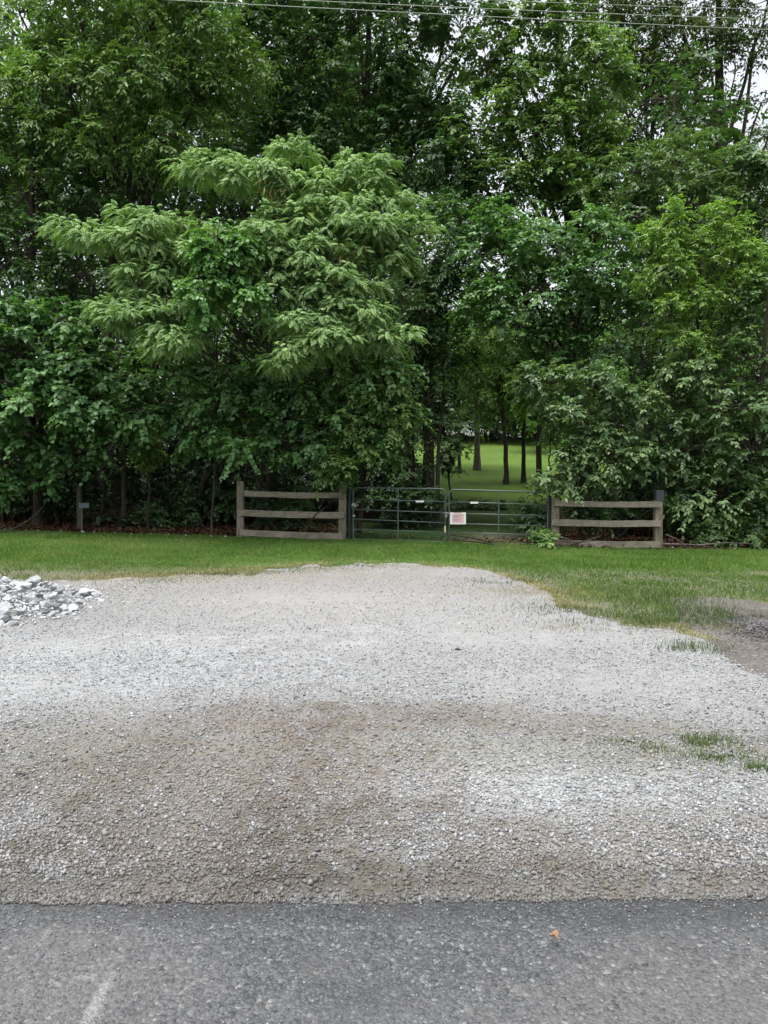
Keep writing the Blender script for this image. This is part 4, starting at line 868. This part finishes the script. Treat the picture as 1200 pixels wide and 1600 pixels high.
# ------------------------------------------------------------------ fences
def FD(px): return 18.4-(px-375)/655*0.8
def post(root, org, px, py0, py1, wpx, mat, name='post', lean=0.0):
    d = FD(px); a = at(px, py1, d); b = at(px+lean, py0, d); w = wpx/FPX*d; mb = MB()
    n = 8; pts = [(a[0]+(b[0]-a[0])*t, d, a[2]-0.12+(b[2]-a[2]+0.12)*t) for t in [k/n for k in range(n+1)]]
    c = Vector(((a[0]+b[0])/2, d, (a[2]-.15+b[2])/2)); ang = math.atan2(b[0]-a[0], b[2]-a[2])
    mb.box(c, (w, w*.95, b[2]-a[2]+.15), Matrix.Rotation(ang, 3, 'Y'), 0.96)
    return rel(mb, org).build(name, mat, root, bevel=0.012)
def rail(root, org, p0, p1, hpx, mat, off=-0.13, seed=0):
    (xa, ya), (xb, yb) = p0, p1; da, db = FD(xa)+off, FD(xb)+off
    a = at(xa, ya, da); b = at(xb, yb, db); r = random.Random(seed); hh = hpx/FPX*da
    mb = MB(); K = 9; prev = None
    vs = []; fs = []
    for i in range(K):                      # a slightly bowed, uneven plank
        t = i/(K-1); x = a[0]+(b[0]-a[0])*t; y = a[1]+(b[1]-a[1])*t+r.uniform(-.003,.003); z = a[2]+(b[2]-a[2])*t-.018*math.sin(math.pi*t)+r.uniform(-.004,.004)
        h1 = hh/2*(1+r.uniform(-.05,.05)); w = .022
        vs += [(x, y-w, z-h1), (x, y+w, z-h1), (x, y+w, z+h1), (x, y-w, z+h1)]
    for i in range(K-1):
        for k in range(4): fs.append((i*4+k, i*4+(k+1)%4, (i+1)*4+(k+1)%4, (i+1)*4+k))
    fs += [(3,2,1,0), tuple((K-1)*4+k for k in range(4))]
    mb.add(vs, fs); return rel(mb, org).build('rail', mat, root, bevel=0.004)
org = at(455, 842, FD(455)); lf = empty('rail_fence', org, 'weathered three rail wooden fence left of the gate', 'fence')
post(lf, org, 376, 752, 840, 11, M['post']); post(lf, org, 534.5, 756, 848, 12, M['post'], lean=1)
rail(lf, org, (381, 771), (540, 774), 9, M['wood'], seed=1); rail(lf, org, (373, 801), (538, 805), 10, M['wood'], seed=2); rail(lf, org, (375, 832), (535, 838), 10, M['wood'], seed=3)
# red tag on its right post
mb = MB(); c = at(534, 771, FD(534)-.165); mb.box(c, (.06, .012, .055)); t_ = rel(mb, org).build('marker_tag', M['red'], lf, bevel=.002); t_['label'] = 'small red marker nailed to the post'
org = at(945, 853, FD(945)); rf = empty('rail_fence', org, 'weathered rail fence right of the gate, bottom board lying in brown leaves', 'fence')
post(rf, org, 867, 778, 854, 12, M['post']); p_ = post(rf, org, 1028, 782, 856, 12, M['post'])
mb = MB(); c = at(1029.5, 774.5, FD(1029)); mb.box(c, (12.5/FPX*17.6, .19, .25)); q_ = rel(mb, org).build('post_top', M['blue'], rf, bevel=.01); q_['label'] = 'faded blue painted post top'
rail(rf, org, (866, 786), (1034, 788), 9, M['wood'], seed=4); rail(rf, org, (862, 816), (1033, 818), 10, M['wood'], seed=5); rail(rf, org, (868, 848), (1032, 851), 10, M['wood'], seed=6)

# ------------------------------------------------------------------ gate: two tubular leaves
def gate_leaf(label, x0, x1, ys0, ys1, brace_px, tube=.0195):
    """ys0/ys1: photo rows of the six rails at the left and right end"""
    def P(px, t, row): 
        d = FD(px)-0.02; return at(px, ys0[row]+(ys1[row]-ys0[row])*t, d)
    org = P(x0, 0, 5); root = empty('tube_gate', org, label, 'gate', 'the two leaves of the green tube gate')
    # rounded outer frame
    a, b, c, d = [Vector(p) for p in (P(x0,0,0), P(x1,1,0), P(x1,1,5), P(x0,0,5))]
    pts = []; rr = .11
    for p, q, s in ((d, a, b), (a, b, c), (b, c, d), (c, d, a)):
        u = (p-q).normalized(); v = (s-q).normalized()
        for k in range(6):
            t = k/5*math.pi/2; pts.append(q+u*rr*(1-math.sin(t))+v*rr*(1-math.cos(t)))
    mb = MB(); mb.tube(pts, tube, 10, closed=True); rel(mb, org).build('frame', M['gate'], root, sm=True)
    for row in (1, 2, 3, 4):
        mb = MB(); mb.tube([P(x0, 0, row), P((x0+x1)/2, .5, row), P(x1, 1, row)], tube*.82, 8); rel(mb, org).build('rail', M['gate'], root, sm=True)
    t = (brace_px-x0)/(x1-x0); A = Vector(P(brace_px, t, 0)); Bv = Vector(P(brace_px, t, 5)); mb = MB()
    mb.box((A+Bv)/2+Vector((0, -.02, 0)), (.028, .012, (A-Bv).length)); rel(mb, org).build('upright', M['gate'], root)
    return root, org
YL0 = [765, 781, 796, 811, 827, 843]; YL1 = [764, 785, 802, 817, 832, 848]
gl, gorg = gate_leaf('left leaf of the green tube gate, beside the left rail fence', 552, 696, [762, 780, 796, 811, 827, 843], [764, 784, 801, 817, 832, 847], 622)
gr_, gorg2 = gate_leaf('right leaf of the green tube gate, carrying the small white sign', 702, 856, [765, 784, 802, 818, 832, 848], [769, 789, 806, 822, 836, 850], 779)
def bit(root, org, name, px, py, w, hh, mat, label=None, off=-.05, dpt=.01, bev=.002):
    mb = MB(); c = at(px, py, FD(px)+off); mb.box(c, (w, dpt, hh)); o = rel(mb, org).build(name, mat, root, bevel=bev)
    if label: o['label'] = label
    return o
bit(gl, gorg, 'reflector', 656, 783.5, .20, .045, M['white'], 'small white strip on the second rail')
bit(gr_, gorg2, 'reflector', 741, 785.5, .19, .045, M['white'], 'small white strip on the second rail')
bit(gl, gorg, 'tape', 695.5, 827, .035, .17, M['cream'], 'cream tape on the end upright')
bit(gl, gorg, 'hinge', 553, 788, .09, .05, M['chain']); bit(gl, gorg, 'hinge', 553, 806, .06, .05, M['chain'])
bit(gr_, gorg2, 'hinge', 856, 785, .08, .05, M['gatepost']); bit(gr_, gorg2, 'hinge', 856, 836, .08, .05, M['gatepost'])
def metal_post(px, py0, py1, label):
    d = FD(px)+.06; a = at(px, py1, d); b = at(px, py0, d); org = (a[0], a[1], a[2])
    root = empty('gate_post', org, label, 'post')
    mb = MB(); mb.tube([(0, 0, -.15), (0, 0, b[2]-a[2])], .055, 12); mb.build('shaft', M['gatepost'], root, sm=False)
    mb = MB(); mb.tube([(0, 0, b[2]-a[2]), (0, 0, b[2]-a[2]+.03), (0, 0, b[2]-a[2]+.05)], [.062, .055, .02], 12); mb.build('cap', M['gatepost'], root, sm=True)
metal_post(546, 766, 848, 'dark metal gate post next to the left rail fence'); metal_post(857.5, 776, 852, 'dark metal gate post next to the right rail fence')
# chain and lock joining the leaves
d = FD(698)-.06; org = at(698, 802, d); ch = empty('gate_chain', org, 'short steel chain and padlock joining the two gate leaves', 'chain')
for k in range(7):
    a = 2*math.pi*k/7; c = Vector((math.cos(a)*.075, math.sin(a)*.05, .0)); pts = []
    mb = MB()
    for j in range(10):
        b_ = 2*math.pi*j/10; tx = Vector((-math.sin(a), math.cos(a), 0)); nn = Vector((0, 0, 1)) if k % 2 else Vector((math.cos(a), math.sin(a), 0))
        pts.append(c+tx*math.cos(b_)*.040+nn*math.sin(b_)*.022)
    mb.tube(pts, .007, 6, closed=True); mb.build('link', M['chain'], ch, sm=True)
mb = MB(); mb.box((-.02, -.06, -.07), (.055, .025, .06)); lk = mb.build('padlock', M['chain'], ch, bevel=.006)
mb = MB(); mb.tube([(-.04, -.06, -.045), (-.04, -.06, -.01), (-.02, -.06, .01), (0, -.06, -.01), (0, -.06, -.045)], .006, 6); sh_ = mb.build('shackle', M['chain'], lk, sm=True)
# sign
d = FD(715)-.07; org = at(715.5, 810, d); sg = empty('gate_sign', org, 'small white sign with faded pink and grey print wired to the gate', 'sign')
W_, H_ = 25/FPX*18, 18.5/FPX*18
mb = MB(); mb.box((0, 0, 0), (W_, .006, H_)); mb.build('board', M['white'], sg, bevel=.002)
mb = MB(); mb.box((.0, -.0045, -.004), (W_*.74, .002, H_*.70)); mb.build('print_panel', M['pink'], sg)
mb = MB(); mb.box((.0, -.0065, H_*.30), (W_*.70, .002, H_*.05)); mb.box((W_*.13, -.0065, -.01), (W_*.025, .002, H_*.56))
for k in range(4):
    mb.box((-W_*.13, -.0065, H_*(.17-.125*k)), (W_*(.40, .34, .42, .30)[k], .002, H_*.035))
mb.build('print_lines', M['ink'], sg)
mb = MB(); mb.box((0, -.0045, H_*.455), (W_*.5, .002, H_*.05)); mb.build('top_stripe', M['red'], sg)
for s in (-1, 1):
    mb = MB(); mb.tube([(s*W_*.42, -.006, H_*.40), (s*W_*.42, .03, H_*.42), (s*W_*.42, .05, H_*.30)], .003, 6); mb.build('wire_tie', M['chain'], sg)

# ------------------------------------------------------------------ odd things at the edge of the woods
x, y = B(131, 18.9); gz = h(x, y)
pk = empty('utility_post', (x, y, gz), 'short grey post with pale blue band in the shade at the far left', 'post')
mb = MB(); mb.box((-.12, 0, .55), (.11, .11, 1.2), None, .95); mb.build('post', M['post_dark'], pk, bevel=.01)
mb = MB(); mb.box((.02, -.05, .66), (.26, .03, .13)); mb.build('band', M['palebluE'], pk, bevel=.005)
mb = MB(); mb.tube([(-.03, -.07, -.05), (-.035, -.07, .6)], .018, 8); mb.build('stake', M['post'], pk)
def branch(label, pxs, d, r0, bark='bark_pale', name='fallen_branch'):
    P = [np.array(at(a, b, d+c)) for a, b, c in pxs]; O = np.array([P[0][0], P[0][1], P[0][2]])
    root = bpy.data.objects.new(name, None)
    K = 24; t = np.linspace(0, len(P)-1, K); pts = np.stack([np.interp(t, range(len(P)), [p[i] for p in P]) for i in range(3)], -1)
    for _ in range(2): pts[1:-1] = (pts[:-2]+2*pts[1:-1]+pts[2:])/4
    V, F = tubes_np([(pts, np.linspace(r0, r0*.3, K))], 7)
    o = np_mesh(name, V-O, [F], M[bark], smooth_=True); o.location = O; return tag(o, label, 'branch')
branch('curved fallen branch rising at the far left edge of the woods', [(-30,836,0),(10,831,0),(30,822,.1),(52,808,.2),(68,792,.3),(75,778,.3)], 18.6, .035)
for i, (a, b, c, e, r0, lab) in enumerate([(1035,850,1130,858,.028,'dead branch lying just right of the right rail fence'),(870,838,905,852,.02,'broken stick leaning in the brown leaves by the right gate post'),
        (1040,835,1075,856,.02,'thin dead stick in the brown leaves beyond the right fence'),(1090,852,1180,850,.025,'long dead branch lying along the grass at the far right'),
        (350,846,392,838,.03,'weathered log piece at the foot of the left fence post'),(90,838,170,842,.02,'thin dead branch lying in leaves at the far left')]):
    branch(lab, [(a,b,0),((a+c)/2,(b+e)/2-3,.05),(c,e,0)], FD(a)-.25, r0)
# small pale stones along the edge
rk = []
def hull(seed, n=16):
    r = random.Random(seed); bm = bmesh.new()
    for _ in range(n):
        v = Vector((r.gauss(0,1), r.gauss(0,1), r.gauss(0,1))).normalized(); v.x *= 1.15; v.y *= .9; v.z *= .68
        bm.verts.new(v*r.uniform(.8, 1.1)*.5)
    bmesh.ops.convex_hull(bm, input=bm.verts); 
    lo = [v for v in bm.verts if not v.link_faces]; bmesh.ops.delete(bm, geom=lo, context='VERTS')
    bmesh.ops.bevel(bm, geom=bm.edges[:], offset=.012, segments=1, affect='EDGES')
    me = bpy.data.meshes.new('rock'); bm.to_mesh(me); bm.free(); me.materials.append(M['rock']); return me
hulls = [hull(k) for k in range(14)]
def rock(x, y, z, s, label, group, name='rock', rr=random):
    o = bpy.data.objects.new(name, rr.choice(hulls)); C.objects.link(o); o.location = (x, y, z); o.scale = (s*rr.uniform(.8,1.25), s*rr.uniform(.8,1.2), s*rr.uniform(.7,1.1))
    o.rotation_euler = (rr.uniform(-.6,.6), rr.uniform(-.6,.6), rr.uniform(0, 6.28)); return tag(o, label, 'rock', group)
rq = random.Random(3)
pcx, pcy = gnd(15, 950)
placed = []
for k in range(290):
    for _ in range(50):
        a = rq.uniform(0, 6.28); q = rq.random()**.6; x = pcx-.30+math.cos(a)*q*1.35; y = pcy-.1+math.sin(a)*q*1.6
        if x > -6.2: break
    s = rq.choice([.07,.09,.11,.13,.17])*rq.uniform(.8,1.2); z = .015+s*.12+max(0, .36*(1-q**1.5))*rq.uniform(.2, 1)
    rock(x, y, z, s, 'pale blue grey angular rock in the heap at the left of the gravel', 'rocks heaped at the left edge of the gravel', rr=rq)
qx = pcx-.4+rng.normal(0, .62, 3000); qy = pcy-.1+rng.normal(0, .75, 3000); ok = gravel_in(qx, qy) & (qy < 11.2); qx, qy = qx[ok], qy[ok]
tag(stones('rubble_chips', qx, qy, H(qx, qy)+.035+np.maximum(0, .12*(1-np.hypot(qx-pcx+.4, qy-pcy+.1)/1.3)), rng.uniform(.012, .032, len(qx)), M['rock'], 38), 'small broken chips around the rock heap', 'rubble', kind='stuff')
for k, px in enumerate([6, 22, 40, 58, 95, 128, 146, 178, 205, 235, 262, 290, 330, 352, 1052, 1150]):
    d = FD(px)-.15+rq.uniform(-.05,.2); x = (px-600)/FPX*d; rock(x, d, h(x, d)+.02, rq.uniform(.05, .10), 'small pale stone lying where the grass meets the dark woods', 'small stones along the edge of the woods', name='stone', rr=rq)
# bits on the gravel and road
def leafobj(name, px, py, s, mat, label, cat, z=.05, rot=.5):
    x, y = gnd(px, py); bm = bmesh.new(); n = 12; vs = []
    for k in range(n):
        a = 2*math.pi*k/n; rr = s*(.5+.12*math.sin(3*a+1)); vs.append(bm.verts.new((math.cos(a)*rr*1.0, math.sin(a)*rr*1.25, .010*math.sin(2*a+.5)+.006)))
    c = bm.verts.new((0, 0, .002))
    for k in range(n): bm.faces.new((vs[k], vs[(k+1) % n], c))
    me = bpy.data.meshes.new(name); bm.to_mesh(me); bm.free(); me.materials.append(mat)
    o = bpy.data.objects.new(name, me); C.objects.link(o); o.location = (x, y, z); o.rotation_euler = (.15, .1, rot)
    md = o.modifiers.new('thick', 'SOLIDIFY'); md.thickness = .0015
    return tag(o, label, cat)
leafobj('fallen_leaf', 866, 1486, .028, M['orange'], 'dry orange leaf lying on the asphalt', 'leaf')
def lump(px, py, s, label, sx=1.6):
    x, y = gnd(px, py); o = bpy.data.objects.new('tar_lump', hulls[3].copy()); o.data.materials.clear(); o.data.materials.append(M['clod']); C.objects.link(o)
    o.location = (x, y, .03+s*.1); o.scale = (s*sx, s, s*.5); return tag(o, label, 'lump')
lump(31, 1222, .055, 'dark lump lying on the gravel at the left edge'); lump(715, 1021, .06, 'small dark clod in the middle of the gravel', 1); lump(802, 1136, .03, 'tiny dark speck on the gravel, right of the middle')

# ------------------------------------------------------------------ overhead wires
def wire(label, a, b, d0, d1, rad, sag=.12):
    A = np.array(at(*a, d0)); Bp = np.array(at(*b, d1)); dirv = Bp-A; A2 = A-dirv*1.5; B2 = Bp+dirv*1.2; t = np.linspace(0, 1, 40)[:, None]
    pts = A2+(B2-A2)*t; pts[:, 2] += sag*((2*t[:, 0]-1)**2-.3)
    O = pts[0].copy(); V, F = tubes_np([(pts, np.full(40, rad))], 6)
    o = np_mesh('overhead_wire', V-O, [F], M['wire'], smooth_=True); o.location = O; tag(o, label, 'wire', 'wires strung above the gravel lot')
wire('lowest overhead wire crossing the top of the trees', (330, 0), (1200, 44), 11.0, 10.6, .0050)
wire('middle overhead wire crossing the top of the trees', (600, 3), (1200, 28), 11.2, 10.8, .0048)
wire('topmost overhead wire, only seen at the top right', (800, -2), (1200, 12), 11.4, 11.0, .0040)
for o in list(bpy.data.objects):
    if 'n' in o.keys(): del o['n']
